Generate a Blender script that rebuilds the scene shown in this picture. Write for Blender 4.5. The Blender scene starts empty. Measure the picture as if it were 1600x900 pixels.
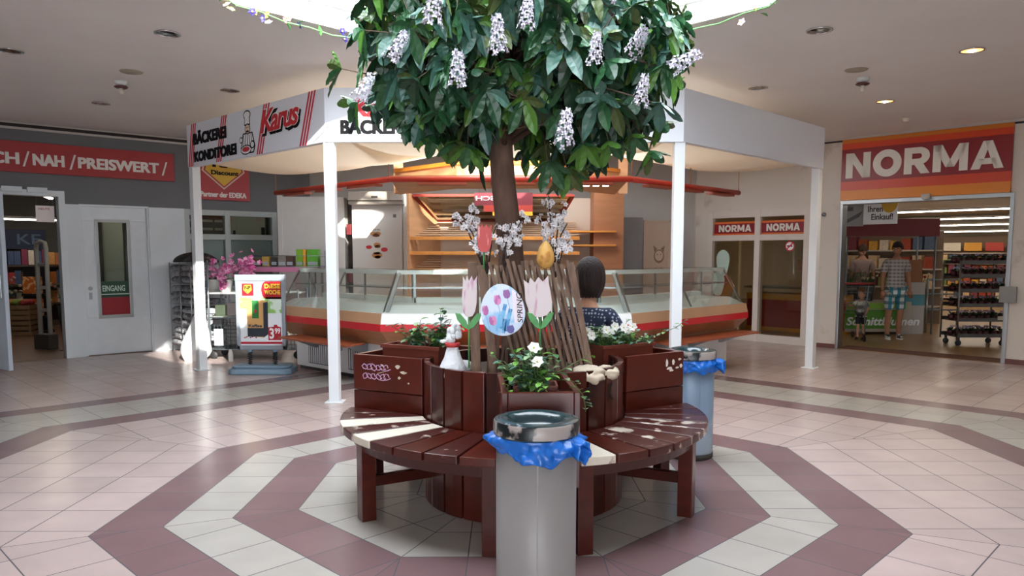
import bpy, math, random
from mathutils import Vector, Matrix, noise
sc = bpy.context.scene
col = sc.collection
PI = math.pi
R = random.Random(11)

# ---------------------------------------------------------------- camera, world, sun, exposure
cam = bpy.data.cameras.new('camera')
cam.sensor_width = 36.0
cam.lens = 1180 / 1600 * 36
cam.shift_y = (507.8 - 450) / 1600
cam.clip_end = 200
cam_ob = bpy.data.objects.new('camera', cam)
cam_ob.location = (0, 0, 1.5)
cam_ob.rotation_euler = (PI / 2 - .093, 0, 0)
col.objects.link(cam_ob)
sc.camera = cam_ob
sc.view_settings.view_transform = 'Standard'
sc.view_settings.look = 'None'
sc.view_settings.exposure = 0.3
sc.view_settings.gamma = 1.0
sc.view_settings.use_curve_mapping = False
sc.cycles.use_denoising = True
sc.cycles.max_bounces = 8
sc.cycles.diffuse_bounces = 5
sc.cycles.glossy_bounces = 4
sc.cycles.transparent_max_bounces = 12
sc.cycles.sample_clamp_indirect = 8.0
sc.cycles.caustics_reflective = False
sc.cycles.caustics_refractive = False

SKY_STRENGTH = 10.5
SUN_STRENGTH = 10.0
wd = bpy.data.worlds.new('sky')
sc.world = wd
wd.use_nodes = True
nt = wd.node_tree
bg = nt.nodes['Background']
tc = nt.nodes.new('ShaderNodeTexCoord')
sep = nt.nodes.new('ShaderNodeSeparateXYZ')
rmp = nt.nodes.new('ShaderNodeValToRGB')
rmp.color_ramp.elements[0].color = (.80, .86, .93, 1)
rmp.color_ramp.elements[1].color = (.84, .91, 1.0, 1)
rmp.color_ramp.elements[0].position = .0
rmp.color_ramp.elements[1].position = .9
nt.links.new(tc.outputs['Generated'], sep.inputs[0])
nt.links.new(sep.outputs['Z'], rmp.inputs[0])
nt.links.new(rmp.outputs[0], bg.inputs[0])
bg.inputs[1].default_value = SKY_STRENGTH

sun = bpy.data.lights.new('sun', 'SUN')
sun.energy = SUN_STRENGTH
sun.angle = math.radians(.6)
sun.color = (1, .95, .87)
sun_ob = bpy.data.objects.new('sun', sun)
SUN_EL, SUN_DIR = math.radians(23), Vector((-.45, .893, 0))   # heading of the light over the floor
sd = Vector((SUN_DIR.x * math.cos(SUN_EL), SUN_DIR.y * math.cos(SUN_EL), -math.sin(SUN_EL)))
sun_ob.rotation_euler = sd.to_track_quat('-Z', 'Y').to_euler()
sun_ob.location = (0, -4, 9)
col.objects.link(sun_ob)

# ---------------------------------------------------------------- helpers
def lin(h):
    h = h.lstrip('#')
    o = []
    for i in (0, 2, 4):
        c = int(h[i:i + 2], 16) / 255
        o.append(c / 12.92 if c <= .04045 else ((c + .055) / 1.055) ** 2.4)
    return (*o, 1)

MATS = {}
def M(name, h, r=.5, metal=0., var=.0, scale=8., bump=0., emit=0., h2=None, cover=.5, coat=0., stretch=None, spec=.5, sheen=0.):
    """procedural principled material: colour h, broken up by noise towards h2 (or darker by var)"""
    if name in MATS: return MATS[name]
    m = bpy.data.materials.new(name)
    m.use_nodes = True
    n, l = m.node_tree.nodes, m.node_tree.links
    b = n['Principled BSDF']
    c = lin(h)
    b.inputs['Base Color'].default_value = c
    b.inputs['Roughness'].default_value = r
    b.inputs['Metallic'].default_value = metal
    b.inputs['Specular IOR Level'].default_value = spec
    if coat:
        b.inputs['Coat Weight'].default_value = coat
        b.inputs['Coat Roughness'].default_value = .12
    if var or h2 or bump:
        t = n.new('ShaderNodeTexCoord')
        src = t.outputs['Object']
        if stretch:
            mp = n.new('ShaderNodeMapping')
            mp.inputs['Scale'].default_value = stretch
            l.new(src, mp.inputs[0]); src = mp.outputs[0]
        nz = n.new('ShaderNodeTexNoise')
        nz.inputs['Scale'].default_value = scale
        nz.inputs['Detail'].default_value = 5
        l.new(src, nz.inputs['Vector'])
        if var or h2:
            rp = n.new('ShaderNodeValToRGB')
            e = rp.color_ramp.elements
            if h2:
                e[0].position, e[1].position = cover - .03, cover + .03
                e[0].color, e[1].color = c, lin(h2)
            else:
                e[0].position, e[1].position = .3, .7
                e[0].color = tuple(x * (1 - var) for x in c[:3]) + (1,)
                e[1].color = tuple(min(1, x * (1 + var)) for x in c[:3]) + (1,)
            l.new(nz.outputs['Fac'], rp.inputs[0])
            l.new(rp.outputs[0], b.inputs['Base Color'])
        if bump:
            bp = n.new('ShaderNodeBump')
            bp.inputs['Strength'].default_value = bump
            bp.inputs['Distance'].default_value = .01
            l.new(nz.outputs['Fac'], bp.inputs['Height'])
            l.new(bp.outputs[0], b.inputs['Normal'])
    if emit:
        b.inputs['Emission Color'].default_value = c
        b.inputs['Emission Strength'].default_value = emit
    MATS[name] = m
    return m

def glass_mat(name, tint='#eef4f2', refl=.10, rough=.02):
    if name in MATS: return MATS[name]
    m = bpy.data.materials.new(name)
    m.use_nodes = True
    n, l = m.node_tree.nodes, m.node_tree.links
    n.remove(n['Principled BSDF'])
    tr = n.new('ShaderNodeBsdfTransparent'); tr.inputs[0].default_value = lin(tint)
    gl = n.new('ShaderNodeBsdfGlossy'); gl.inputs['Roughness'].default_value = rough
    lw = n.new('ShaderNodeLayerWeight'); lw.inputs[0].default_value = .5
    fr = n.new('ShaderNodeMath'); fr.operation = 'POWER'; fr.inputs[1].default_value = 4.
    l.new(lw.outputs['Facing'], fr.inputs[0])
    ad = n.new('ShaderNodeMath'); ad.operation = 'MULTIPLY_ADD'; ad.inputs[1].default_value = .5; ad.inputs[2].default_value = refl
    ad.use_clamp = True
    mx = n.new('ShaderNodeMixShader')
    l.new(fr.outputs[0], ad.inputs[0]); l.new(ad.outputs[0], mx.inputs[0])
    l.new(tr.outputs[0], mx.inputs[1]); l.new(gl.outputs[0], mx.inputs[2])
    l.new(mx.outputs[0], n['Material Output'].inputs[0])
    MATS[name] = m
    return m

def check_mat(name, a, b, c, scale, r=.8):
    """woven plaid: two bands of stripes crossing"""
    m = bpy.data.materials.new(name)
    m.use_nodes = True
    n, l = m.node_tree.nodes, m.node_tree.links
    t = n.new('ShaderNodeTexCoord')
    sp = n.new('ShaderNodeSeparateXYZ'); l.new(t.outputs['Object'], sp.inputs[0])
    def stripes(out, s, duty):
        q = n.new('ShaderNodeMath'); q.operation = 'MULTIPLY'; q.inputs[1].default_value = s; l.new(out, q.inputs[0])
        f = n.new('ShaderNodeMath'); f.operation = 'FRACT'; l.new(q.outputs[0], f.inputs[0])
        g = n.new('ShaderNodeMath'); g.operation = 'LESS_THAN'; g.inputs[1].default_value = duty; l.new(f.outputs[0], g.inputs[0])
        return g.outputs[0]
    s1, s2 = stripes(sp.outputs['X'], scale, .45), stripes(sp.outputs['Z'], scale, .45)
    m1 = n.new('ShaderNodeMix'); m1.data_type = 'RGBA'
    m1.inputs['A'].default_value, m1.inputs['B'].default_value = lin(a), lin(b)
    l.new(s1, m1.inputs['Factor'])
    m2 = n.new('ShaderNodeMix'); m2.data_type = 'RGBA'
    m2.inputs['B'].default_value = lin(c)
    l.new(m1.outputs['Result'], m2.inputs['A'])
    h = n.new('ShaderNodeMath'); h.operation = 'MULTIPLY'; h.inputs[1].default_value = .75
    l.new(s2, h.inputs[0]); l.new(h.outputs[0], m2.inputs['Factor'])
    l.new(m2.outputs['Result'], n['Principled BSDF'].inputs['Base Color'])
    n['Principled BSDF'].inputs['Roughness'].default_value = r
    MATS[name] = m
    return m

def rot(x=0, y=0, z=0, t=(0, 0, 0)):
    return Matrix.Translation(t) @ Matrix.Rotation(z, 4, 'Z') @ Matrix.Rotation(y, 4, 'Y') @ Matrix.Rotation(x, 4, 'X')

class MB:
    """collects shapes, then links them as ONE mesh object"""
    def __init__(s): s.v, s.f, s.m, s.s = [], [], [], []
    def add(s, vs, fs, mi=0, X=None, smooth=False):
        o = len(s.v)
        s.v += [tuple(X @ Vector(p)) if X else tuple(p) for p in vs]
        for f in fs:
            s.f.append(tuple(i + o for i in f)); s.m.append(mi); s.s.append(smooth)
        return s
    def box(s, x0, x1, y0, y1, z0, z1, mi=0, X=None):
        vs = [(x, y, z) for z in (z0, z1) for y in (y0, y1) for x in (x0, x1)]
        return s.add(vs, [(0, 2, 3, 1), (4, 5, 7, 6), (0, 1, 5, 4), (2, 6, 7, 3), (0, 4, 6, 2), (1, 3, 7, 5)], mi, X)
    def prism(s, poly, z0, z1, mi=0, X=None):
        n = len(poly)
        vs = [(x, y, z0) for x, y in poly] + [(x, y, z1) for x, y in poly]
        fs = [tuple(range(n))[::-1], tuple(range(n, 2 * n))] + [(i, (i + 1) % n, n + (i + 1) % n, n + i) for i in range(n)]
        return s.add(vs, fs, mi, X)
    def plate(s, poly, y0, y1, mi=0, X=None):
        """outline in x,z given a thickness from y0 (front) to y1"""
        n = len(poly)
        vs = [(x, y0, z) for x, z in poly] + [(x, y1, z) for x, z in poly]
        fs = [tuple(range(n)), tuple(range(n, 2 * n))[::-1]] + [(i, n + i, n + (i + 1) % n, (i + 1) % n) for i in range(n)]
        return s.add(vs, fs, mi, X)
    def lathe(s, prof, n=24, mi=0, X=None, smooth=True, a0=0, a1=2 * PI):
        full = abs(a1 - a0 - 2 * PI) < 1e-6
        k = n if full else n + 1
        vs = [(r * math.cos(a0 + (a1 - a0) * i / n), r * math.sin(a0 + (a1 - a0) * i / n), z) for r, z in prof for i in range(k)]
        fs = []
        for j in range(len(prof) - 1):
            for i in range(n):
                a, b = j * k + i, j * k + (i + 1) % k
                fs.append((a, b, b + k, a + k))
        return s.add(vs, fs, mi, X, smooth)
    def cyl(s, x, y, z0, z1, r, n=16, mi=0, r2=None, X=None):
        r2 = r if r2 is None else r2
        T = Matrix.Translation((x, y, 0))
        return s.lathe([(0, z0), (r, z0), (r2, z1), (0, z1)], n, mi, (X @ T) if X else T, False)
    def ell(s, c, r, n=12, mi=0, X=None, k=None):
        m = k or max(4, n // 2)
        vs, fs = [], []
        for j in range(m + 1):
            t = PI * j / m
            for i in range(n):
                a = 2 * PI * i / n
                vs.append((c[0] + r[0] * math.sin(t) * math.cos(a), c[1] + r[1] * math.sin(t) * math.sin(a), c[2] - r[2] * math.cos(t)))
        for j in range(m):
            for i in range(n):
                a, b = j * n + i, j * n + (i + 1) % n
                fs.append((a, b, b + n, a + n))
        return s.add(vs, fs, mi, X, True)
    def tube(s, pts, r, n=8, mi=0, X=None, smooth=True):
        pts = [Vector(p) for p in pts]
        k = len(pts)
        rs = r if isinstance(r, (list, tuple)) else [r] * k
        vs, fs = [], []
        u = None
        for i, p in enumerate(pts):
            d = (pts[min(i + 1, k - 1)] - pts[max(i - 1, 0)]).normalized()
            if u is None:
                u = d.orthogonal().normalized()
            else:
                u = (u - d * u.dot(d)).normalized()
            w = d.cross(u)
            vs += [tuple(p + (u * math.cos(2 * PI * j / n) + w * math.sin(2 * PI * j / n)) * rs[i]) for j in range(n)]
        for i in range(k - 1):
            for j in range(n):
                a, b = i * n + j, i * n + (j + 1) % n
                fs.append((a, b, b + n, a + n))
        fs += [tuple(range(n))[::-1], tuple(range((k - 1) * n, k * n))]
        return s.add(vs, fs, mi, X, smooth)
    def bar(s, a, b, w, h, mi=0, X=None):
        """square-section bar from a to b, w wide across, h tall"""
        a, b = Vector(a), Vector(b)
        d = (b - a).normalized()
        up = Vector((0, 0, 1)) if abs(d.z) < .95 else Vector((0, 1, 0))
        x = d.cross(up).normalized(); y = x.cross(d).normalized()
        vs = [p + x * i * w / 2 + y * j * h / 2 for p in (a, b) for i, j in ((-1, -1), (1, -1), (1, 1), (-1, 1))]
        return s.add(vs, [(0, 1, 2, 3)[::-1], (4, 5, 6, 7), (0, 1, 5, 4), (1, 2, 6, 5), (2, 3, 7, 6), (3, 0, 4, 7)], mi, X)
    def grid(s, fn, nu, nv, mi=0, X=None, smooth=True):
        vs = [fn(i / nu, j / nv) for j in range(nv + 1) for i in range(nu + 1)]
        fs = [(j * (nu + 1) + i, j * (nu + 1) + i + 1, (j + 1) * (nu + 1) + i + 1, (j + 1) * (nu + 1) + i) for j in range(nv) for i in range(nu)]
        return s.add(vs, fs, mi, X, smooth)
    def mesh(s, name, mats):
        me = bpy.data.meshes.new(name)
        me.from_pydata([tuple(v) for v in s.v], [], s.f)
        for m in (mats if isinstance(mats, (list, tuple)) else [mats]): me.materials.append(m)
        me.polygons.foreach_set('material_index', s.m)
        me.polygons.foreach_set('use_smooth', s.s)
        me.validate(); me.update()
        return me
    def to(s, name, mats, parent=None, bevel=0, loc=(0, 0, 0), ang=0):
        o = bpy.data.objects.new(name, s.mesh(name, mats))
        col.objects.link(o)
        o.location = loc; o.rotation_euler.z = ang
        if parent: o.parent = parent
        if bevel:
            b = o.modifiers.new('bevel', 'BEVEL'); b.width = bevel; b.segments = 2; b.limit_method = 'ANGLE'
        return o

def tag(o, label, cat, group=None):
    o['label'] = label; o['category'] = cat
    if group: o['group'] = group
    return o
def thing(name, label, cat, loc=(0, 0, 0), ang=0, group=None):
    o = bpy.data.objects.new(name, None)
    o.empty_display_size = .1
    o.location = loc; o.rotation_euler.z = ang
    col.objects.link(o)
    return tag(o, label, cat, group)
def struct(o):
    o['kind'] = 'structure'
    return o
def copy_tree(o, parent=None):
    c = o.copy(); col.objects.link(c)
    if parent: c.parent = parent
    for ch in list(o.children): copy_tree(ch, c)
    return c

_tc = {}
def glyphs(s, depth, bold, shear, spacing):
    k = (s, depth, bold, shear, spacing)
    if k not in _tc:
        cu = bpy.data.curves.new('lettering', 'FONT')
        cu.body = s; cu.extrude = depth / 2; cu.offset = bold; cu.shear = shear; cu.space_character = spacing
        cu.resolution_u = 3
        o = bpy.data.objects.new('lettering', cu)
        me = bpy.data.meshes.new_from_object(o)
        _tc[k] = ([tuple(v.co) for v in me.vertices], [tuple(p.vertices) for p in me.polygons])
        bpy.data.objects.remove(o); bpy.data.curves.remove(cu); bpy.data.meshes.remove(me)
    return _tc[k]
def letters(mb, s, x0, x1, z0, z1, y, mi=0, depth=.004, bold=.02, shear=0., spacing=1., X=None, mirror=False, fat=0.):
    """lettering fitted into x0..x1, z0..z1 in the plane y, facing -y; fat thickens the strokes"""
    if fat:
        for k, (dx, dz) in enumerate(((-1, -.6), (1, -.6), (1, .6), (-1, .6), (0, 0))):
            letters(mb, s, x0 + fat + dx * fat, x1 - fat + dx * fat, z0 + fat * .6 + dz * fat, z1 - fat * .6 + dz * fat, y - k * .0003, mi, depth, bold, shear, spacing, X, mirror)
        return mb
    vs, fs = glyphs(s, .02, bold, shear, spacing)
    ax, bx = min(v[0] for v in vs), max(v[0] for v in vs)
    az, bz = min(v[1] for v in vs), max(v[1] for v in vs)
    out = []
    for v in vs:
        t = (v[0] - ax) / (bx - ax)
        if mirror: t = 1 - t
        out.append((x0 + t * (x1 - x0), y - (v[2] + .01) / .02 * depth, z0 + (v[1] - az) / (bz - az) * (z1 - z0)))
    mb.add(out, fs, mi, X)
    return mb

def heavy(mb, word, x0, x1, z0, z1, y, mi=0, depth=.006):
    """heavy block capitals (A M N O R) cut from plates"""
    wd_ = {'N': .92, 'O': 1.02, 'R': .88, 'M': 1.12, 'A': 1.0}
    gap = .09
    tot = sum(wd_[c] for c in word) + gap * (len(word) - 1)
    k = (x1 - x0) / tot; h = z1 - z0; x = x0
    for c in word:
        w = wd_[c]; t = .27
        def pl(poly): mb.plate([(x + px * k, z0 + pz * h) for px, pz in poly], y - depth, y, mi)
        def ring(cx, cz, rx, rz, ix, iz, a0, a1, n=20):
            for i in range(n):
                p, q = a0 + (a1 - a0) * i / n, a0 + (a1 - a0) * (i + 1) / n
                pl([(cx + ix * math.cos(p), cz + iz * math.sin(p)), (cx + rx * math.cos(p), cz + rz * math.sin(p)), (cx + rx * math.cos(q), cz + rz * math.sin(q)), (cx + ix * math.cos(q), cz + iz * math.sin(q))])
        if c == 'N':
            pl([(0, 0), (t, 0), (t, 1), (0, 1)]); pl([(w - t, 0), (w, 0), (w, 1), (w - t, 1)]); pl([(w - t - .02, 0), (w, 0), (t + .02, 1), (0, 1)])
        elif c == 'O':
            ring(w / 2, .5, w / 2, .53, w / 2 - .28, .25, 0, 2 * PI, 32)
        elif c == 'R':
            pl([(0, 0), (t, 0), (t, 1), (0, 1)]); ring(.50, .67, .36, .33, .10, .10, -PI / 2, PI / 2)
            pl([(t, .77), (.5, .77), (.5, 1), (t, 1)]); pl([(t, .34), (.5, .34), (.5, .57), (t, .57)]); pl([(.33, .38), (.58, 0), (w, 0), (.62, .42)])
        elif c == 'M':
            pl([(0, 0), (t, 0), (t, 1), (0, 1)]); pl([(w - t, 0), (w, 0), (w, 1), (w - t, 1)])
            pl([(.42, .16), (.70, .16), (.29, 1), (0, 1)]); pl([(.42, .16), (.70, .16), (w, 1), (w - .29, 1)])
        elif c == 'A':
            pl([(0, 0), (.28, 0), (.60, 1), (.36, 1)]); pl([(w - .28, 0), (w, 0), (w - .36, 1), (w - .60, 1)]); pl([(.2, .17), (w - .2, .17), (w - .28, .38), (.28, .38)])
        x += (w + gap) * k
    return mb

def skin(nodes, edges, sub=2, root=0):
    """one continuous surface grown over a skeleton: nodes = (x,y,z,r)"""
    me = bpy.data.meshes.new('skeleton')
    me.from_pydata([n[:3] for n in nodes], edges, [])
    o = bpy.data.objects.new('skeleton', me)
    col.objects.link(o)
    md = o.modifiers.new('skin', 'SKIN'); md.branch_smoothing = .6
    for i, n in enumerate(nodes):
        sv = me.skin_vertices[0].data[i]
        rr = n[3]
        sv.radius = rr if isinstance(rr, (tuple, list)) else (rr, rr)
        sv.use_root = (i == root)
    sb = o.modifiers.new('sub', 'SUBSURF'); sb.levels = sub; sb.render_levels = sub
    dg = bpy.context.evaluated_depsgraph_get(); dg.update()
    m2 = bpy.data.meshes.new_from_object(o.evaluated_get(dg))
    r = ([tuple(v.co) for v in m2.vertices], [tuple(p.vertices) for p in m2.polygons])
    bpy.data.objects.remove(o); bpy.data.meshes.remove(me); bpy.data.meshes.remove(m2)
    return r

# the two long walls of the square: x runs along the wall, +y goes through it, away from the square
LW, LA = Vector((-5.514, 11.742, 0)), math.radians(42)
RW, RA = Vector((5.218, 11.984, 0)), math.radians(-46)
def onL(s, y, z=0): return tuple(LW + Vector((math.cos(LA) * s - math.sin(LA) * y, math.sin(LA) * s + math.cos(LA) * y, z)))
def onR(s, y, z=0): return tuple(RW + Vector((math.cos(RA) * s - math.sin(RA) * y, math.sin(RA) * s + math.cos(RA) * y, z)))
CEIL = 3.31
C = Vector((-.06, 4.85, 0))          # centre of the floor pattern and of the skylight

# ---------------------------------------------------------------- floor
def tile_mat(name, h, grout='#4b4a50'):
    m = M(name, h, .22, var=.05, scale=3.5, spec=.45)
    n, l = m.node_tree.nodes, m.node_tree.links
    uv = n.new('ShaderNodeUVMap'); uv.uv_map = 'tiles'
    ed = n.new('ShaderNodeUVMap'); ed.uv_map = 'edge'
    s1, s2 = n.new('ShaderNodeSeparateXYZ'), n.new('ShaderNodeSeparateXYZ')
    l.new(uv.outputs[0], s1.inputs[0]); l.new(ed.outputs[0], s2.inputs[0])
    def near(out):
        a = n.new('ShaderNodeMath'); a.operation = 'FRACT'; l.new(out, a.inputs[0])
        b = n.new('ShaderNodeMath'); b.operation = 'PINGPONG'; b.inputs[1].default_value = .5; l.new(a.outputs[0], b.inputs[0])
        c = n.new('ShaderNodeMath'); c.operation = 'LESS_THAN'; c.inputs[1].default_value = .009; l.new(b.outputs[0], c.inputs[0])
        return c.outputs[0]
    d = n.new('ShaderNodeMath'); d.operation = 'LESS_THAN'; d.inputs[1].default_value = .003; l.new(s2.outputs[0], d.inputs[0])
    x = n.new('ShaderNodeMath'); x.operation = 'MAXIMUM'; l.new(near(s1.outputs[0]), x.inputs[0]); l.new(near(s1.outputs[1]), x.inputs[1])
    y = n.new('ShaderNodeMath'); y.operation = 'MAXIMUM'; l.new(x.outputs[0], y.inputs[0]); l.new(d.outputs[0], y.inputs[1])
    # each tile its own slight tone
    fl = n.new('ShaderNodeVectorMath'); fl.operation = 'FLOOR'; l.new(uv.outputs[0], fl.inputs[0])
    wn = n.new('ShaderNodeTexWhiteNoise'); l.new(fl.outputs[0], wn.inputs['Vector'])
    mr = n.new('ShaderNodeMapRange'); mr.inputs['To Min'].default_value = .93; mr.inputs['To Max'].default_value = 1.04
    l.new(wn.outputs['Value'], mr.inputs['Value'])
    b = n['Principled BSDF']
    src = b.inputs['Base Color'].links[0].from_socket
    vm = n.new('ShaderNodeVectorMath'); vm.operation = 'SCALE'; l.new(src, vm.inputs[0]); l.new(mr.outputs[0], vm.inputs['Scale'])
    mx = n.new('ShaderNodeMix'); mx.data_type = 'RGBA'
    l.new(y.outputs[0], mx.inputs['Factor']); l.new(vm.outputs[0], mx.inputs['A']); mx.inputs['B'].default_value = lin(grout)
    l.new(mx.outputs['Result'], b.inputs['Base Color'])
    rr = n.new('ShaderNodeMapRange'); rr.inputs['To Min'].default_value = .24; rr.inputs['To Max'].default_value = .8
    l.new(y.outputs[0], rr.inputs['Value']); l.new(rr.outputs[0], b.inputs['Roughness'])
    return m
PINK, MAUVE, BEIGE = tile_mat('pink floor tile', '#c4b1ac'), tile_mat('mauve floor tile', '#846a6c'), tile_mat('beige floor tile', '#b7b2aa')
rows = [0, .203, .538, .873, 1.208, 1.543, 1.878, 2.213, 2.585, 2.957, 3.328, 3.70, 4.02, 4.38, 4.74, 5.03]
cols = [2, 2, 2, 2, 1, 2, 1, 0, 0, 0, 0, 1, 2, 2, 1]
while rows[-1] < 14.5:
    rows.append(rows[-1] + .337); cols.append(0)
T8 = math.tan(PI / 8)
vs, fs, mi, uvs, eds = [], [], [], [], []
for k in range(8):
    a = .008 + k * PI / 4
    n_, t_ = Vector((math.cos(a), math.sin(a), 0)), Vector((-math.sin(a), math.cos(a), 0))
    for i in range(len(cols)):
        for sgn in (-1, 1):
            q = []
            for v, j in ((rows[i], i), (rows[i + 1], i + 1)):
                for u in ((-v * T8, 0) if sgn < 0 else (0, v * T8)):
                    q.append((C + n_ * v + t_ * u, (u / .337 + .5, j), v * T8 - abs(u)))
            o = len(vs)
            vs += [tuple(p[0]) for p in q]
            order = (0, 2, 3, 1)
            fs.append(tuple(o + x for x in order)); mi.append(cols[i])
            # the tiles' own rows and columns, and the distance to the mitre between two sectors
            uvs += [q[x][1] for x in order]; eds += [q[x][2] for x in order]
me = bpy.data.meshes.new('floor')
me.from_pydata(vs, [], fs)
for m in (PINK, MAUVE, BEIGE): me.materials.append(m)
me.polygons.foreach_set('material_index', mi)
u1, u2 = me.uv_layers.new(name='tiles'), me.uv_layers.new(name='edge')
for i, (a, b) in enumerate(zip(uvs, eds)):
    u1.data[i].uv = a; u2.data[i].uv = (b, 0)
floor = bpy.data.objects.new('floor', me); col.objects.link(floor); struct(floor)

# ---------------------------------------------------------------- ceiling with its octagonal skylight
CEILM = M('painted plaster ceiling', '#e0deda', .85, var=.03, scale=1.2)
WHITE = M('white paint', '#dfe0df', .55, var=.03, scale=3)
def octa(ap, z, k): 
    a = .008 + PI / 8 + k * PI / 4
    r = ap / math.cos(PI / 8)
    return (C.x + r * math.cos(a), C.y + r * math.sin(a), z)
SK = 1.96
mb = MB()
UPST = 3.50
K0, K1, KH = 8.75, 11.5, 1.42             # second opening, over the bakery stand
for k in range(8):
    if k == 1:
        A_, B_, C_, D_ = octa(SK, CEIL, 1), octa(SK, CEIL, 2), octa(14.6, CEIL, 2), octa(14.6, CEIL, 1)
        q_ = [(KH - .08, K0, CEIL), (-KH, K0, CEIL), (-KH, K1, CEIL), (KH - .08, K1, CEIL)]
        mb.add([A_, B_, C_, D_] + q_, [(0, 1, 5, 4), (1, 2, 6, 5), (2, 3, 7, 6), (3, 0, 4, 7)])  # round the opening
        for i in range(4):
            p_, r_ = q_[i], q_[(i + 1) % 4]
            mb.add([p_, r_, r_[:2] + (UPST,), p_[:2] + (UPST,)], [(0, 1, 2, 3)], 1)
    else:
        mb.add([octa(SK, CEIL, k), octa(SK, CEIL, k + 1), octa(14.6, CEIL, k + 1), octa(14.6, CEIL, k)], [(0, 1, 2, 3)])
    mb.add([octa(SK, CEIL, k), octa(SK, CEIL, k + 1), octa(SK, UPST, k + 1), octa(SK, UPST, k)], [(0, 1, 2, 3)], 1)
struct(mb.to('ceiling', [CEILM, WHITE]))
mb = MB()
for k in range(8):
    a, b = Vector(octa(SK, UPST, k)), Vector(octa(SK, UPST, k + 1))
    top, ap = Vector((0, 0, 1.7)), Vector((C.x, C.y, 6.3))
    mb.bar(a, a + top, .05, .05); mb.bar(a, b, .06, .06); mb.bar(a + top, b + top, .06, .06)
    mb.bar(a + top, ap, .05, .07)
struct(mb.to('window_4', WHITE))

# ---------------------------------------------------------------- walls
GREY = M('dark grey wall paint', '#66686a', .7, var=.04, scale=2)
LWH = M('cool white wall paint', '#cfd6da', .5, var=.04, scale=2)
CREAM = M('cream wall paint', '#cfc6b8', .7, var=.05, scale=1.5)
DARK = M('dark shadow gap', '#2b2422', .8)
BASE = M('brown base tile', '#6f4640', .4, var=.1)
def Lb(mb, s0, s1, z0, z1, mi=0, y0=0., y1=.15): mb.box(s0, s1, y0, y1, z0, z1, mi, rot(z=LA, t=LW))
def Rb(mb, s0, s1, z0, z1, mi=0, y0=0., y1=.15): mb.box(s0, s1, y0, y1, z0, z1, mi, rot(z=RA, t=RW))
mb = MB()
Lb(mb, -7.5, 2.62, 2.40, CEIL, 0)
Lb(mb, -1.21, 2.62, 2.22, 2.40, 0)
Lb(mb, -7.5, -2.75, 0, 2.40, 1)
Lb(mb, -1.21, -1.03, 0, 2.22, 1, -.03, .15)
Lb(mb, -.09, .44, 0, 2.22, 1, -.03, .15)
Lb(mb, 1.99, 2.62, 0, 2.22, 0)
Lb(mb, .44, 1.99, 0, .9, 1)
struct(mb.to('wall_left', [GREY, LWH]))
mb = MB()
Lb(mb, -7.5, 2.62, 3.215, 3.245, 0, -.02, .0)
Lb(mb, -7.5, 2.62, 3.245, 3.285, 1, -.05, .0)
Lb(mb, -7.5, 2.62, 3.285, CEIL, 0, -.03, .0)
struct(mb.to('trim_1', [M('grey white trim', '#bdb8b2', .6), DARK]))
mb = MB()
Rb(mb, -.05, 2.27, 2.32, CEIL); Rb(mb, 2.27, 7.5, 0, CEIL)
Rb(mb, -.53, -.04, 0, CEIL); Rb(mb, -2.41, -.53, 2.27, CEIL); Rb(mb, -2.68, -2.41, 0, CEIL)
struct(mb.to('wall_right', [M('smudged cream wall', '#d3cabd', .7, h2='#b9ad9f', scale=1.4, cover=.62)]))
mb = MB()
Rb(mb, -.6, 7.5, 3.25, 3.275, 0, -.02, 0); Rb(mb, -.6, 7.5, 3.275, CEIL, 1, -.04, 0)
struct(mb.to('trim_2', [DARK, M('grey white trim', '#bdb8b2', .6)]))
mb = MB()
Rb(mb, 2.27, 7.5, 0, .07, 0, -.015, 0); Rb(mb, -.53, -.05, 0, .07, 0, -.015, 0)
struct(mb.to('baseboard_right', BASE))
a, b = Vector(onL(2.55, .1)), Vector(onR(-2.62, .1))
mb = MB().box(0, (b - a).length, 0, .15, 0, CEIL, 0, rot(z=math.atan2(b.y - a.y, b.x - a.x), t=a))
struct(mb.to('wall_back', M('pale grey wall', '#b4b0aa', .7, var=.04, scale=1.5)))
# behind the camera: side walls and an unseen glazed front added for fill light
pl, pr = Vector(onL(-7.5, 0)), Vector(onR(7.5, 0))
struct(MB().box(pl.x - .15, pl.x, -3.6, pl.y + .1, 0, CEIL).to('wall_west', LWH))
struct(MB().box(pr.x, pr.x + .15, -3.6, pr.y + .1, 0, CEIL).to('wall_east', CREAM))
mb = MB().box(pl.x, -2.2, -3.75, -3.6, 0, CEIL).box(2.2, pr.x, -3.75, -3.6, 0, CEIL).box(-2.2, 2.2, -3.75, -3.6, 3.1, CEIL)
struct(mb.to('wall_south', CREAM))
mb = MB()
for i in range(5): mb.box(-2.2 + i * 1.1 - .04, -2.2 + i * 1.1 + .04, -3.72, -3.64, 0, 3.1)
mb.box(-2.2, 2.2, -3.72, -3.64, 2.2, 2.28)
struct(mb.to('fill_window', LWH))

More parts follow.
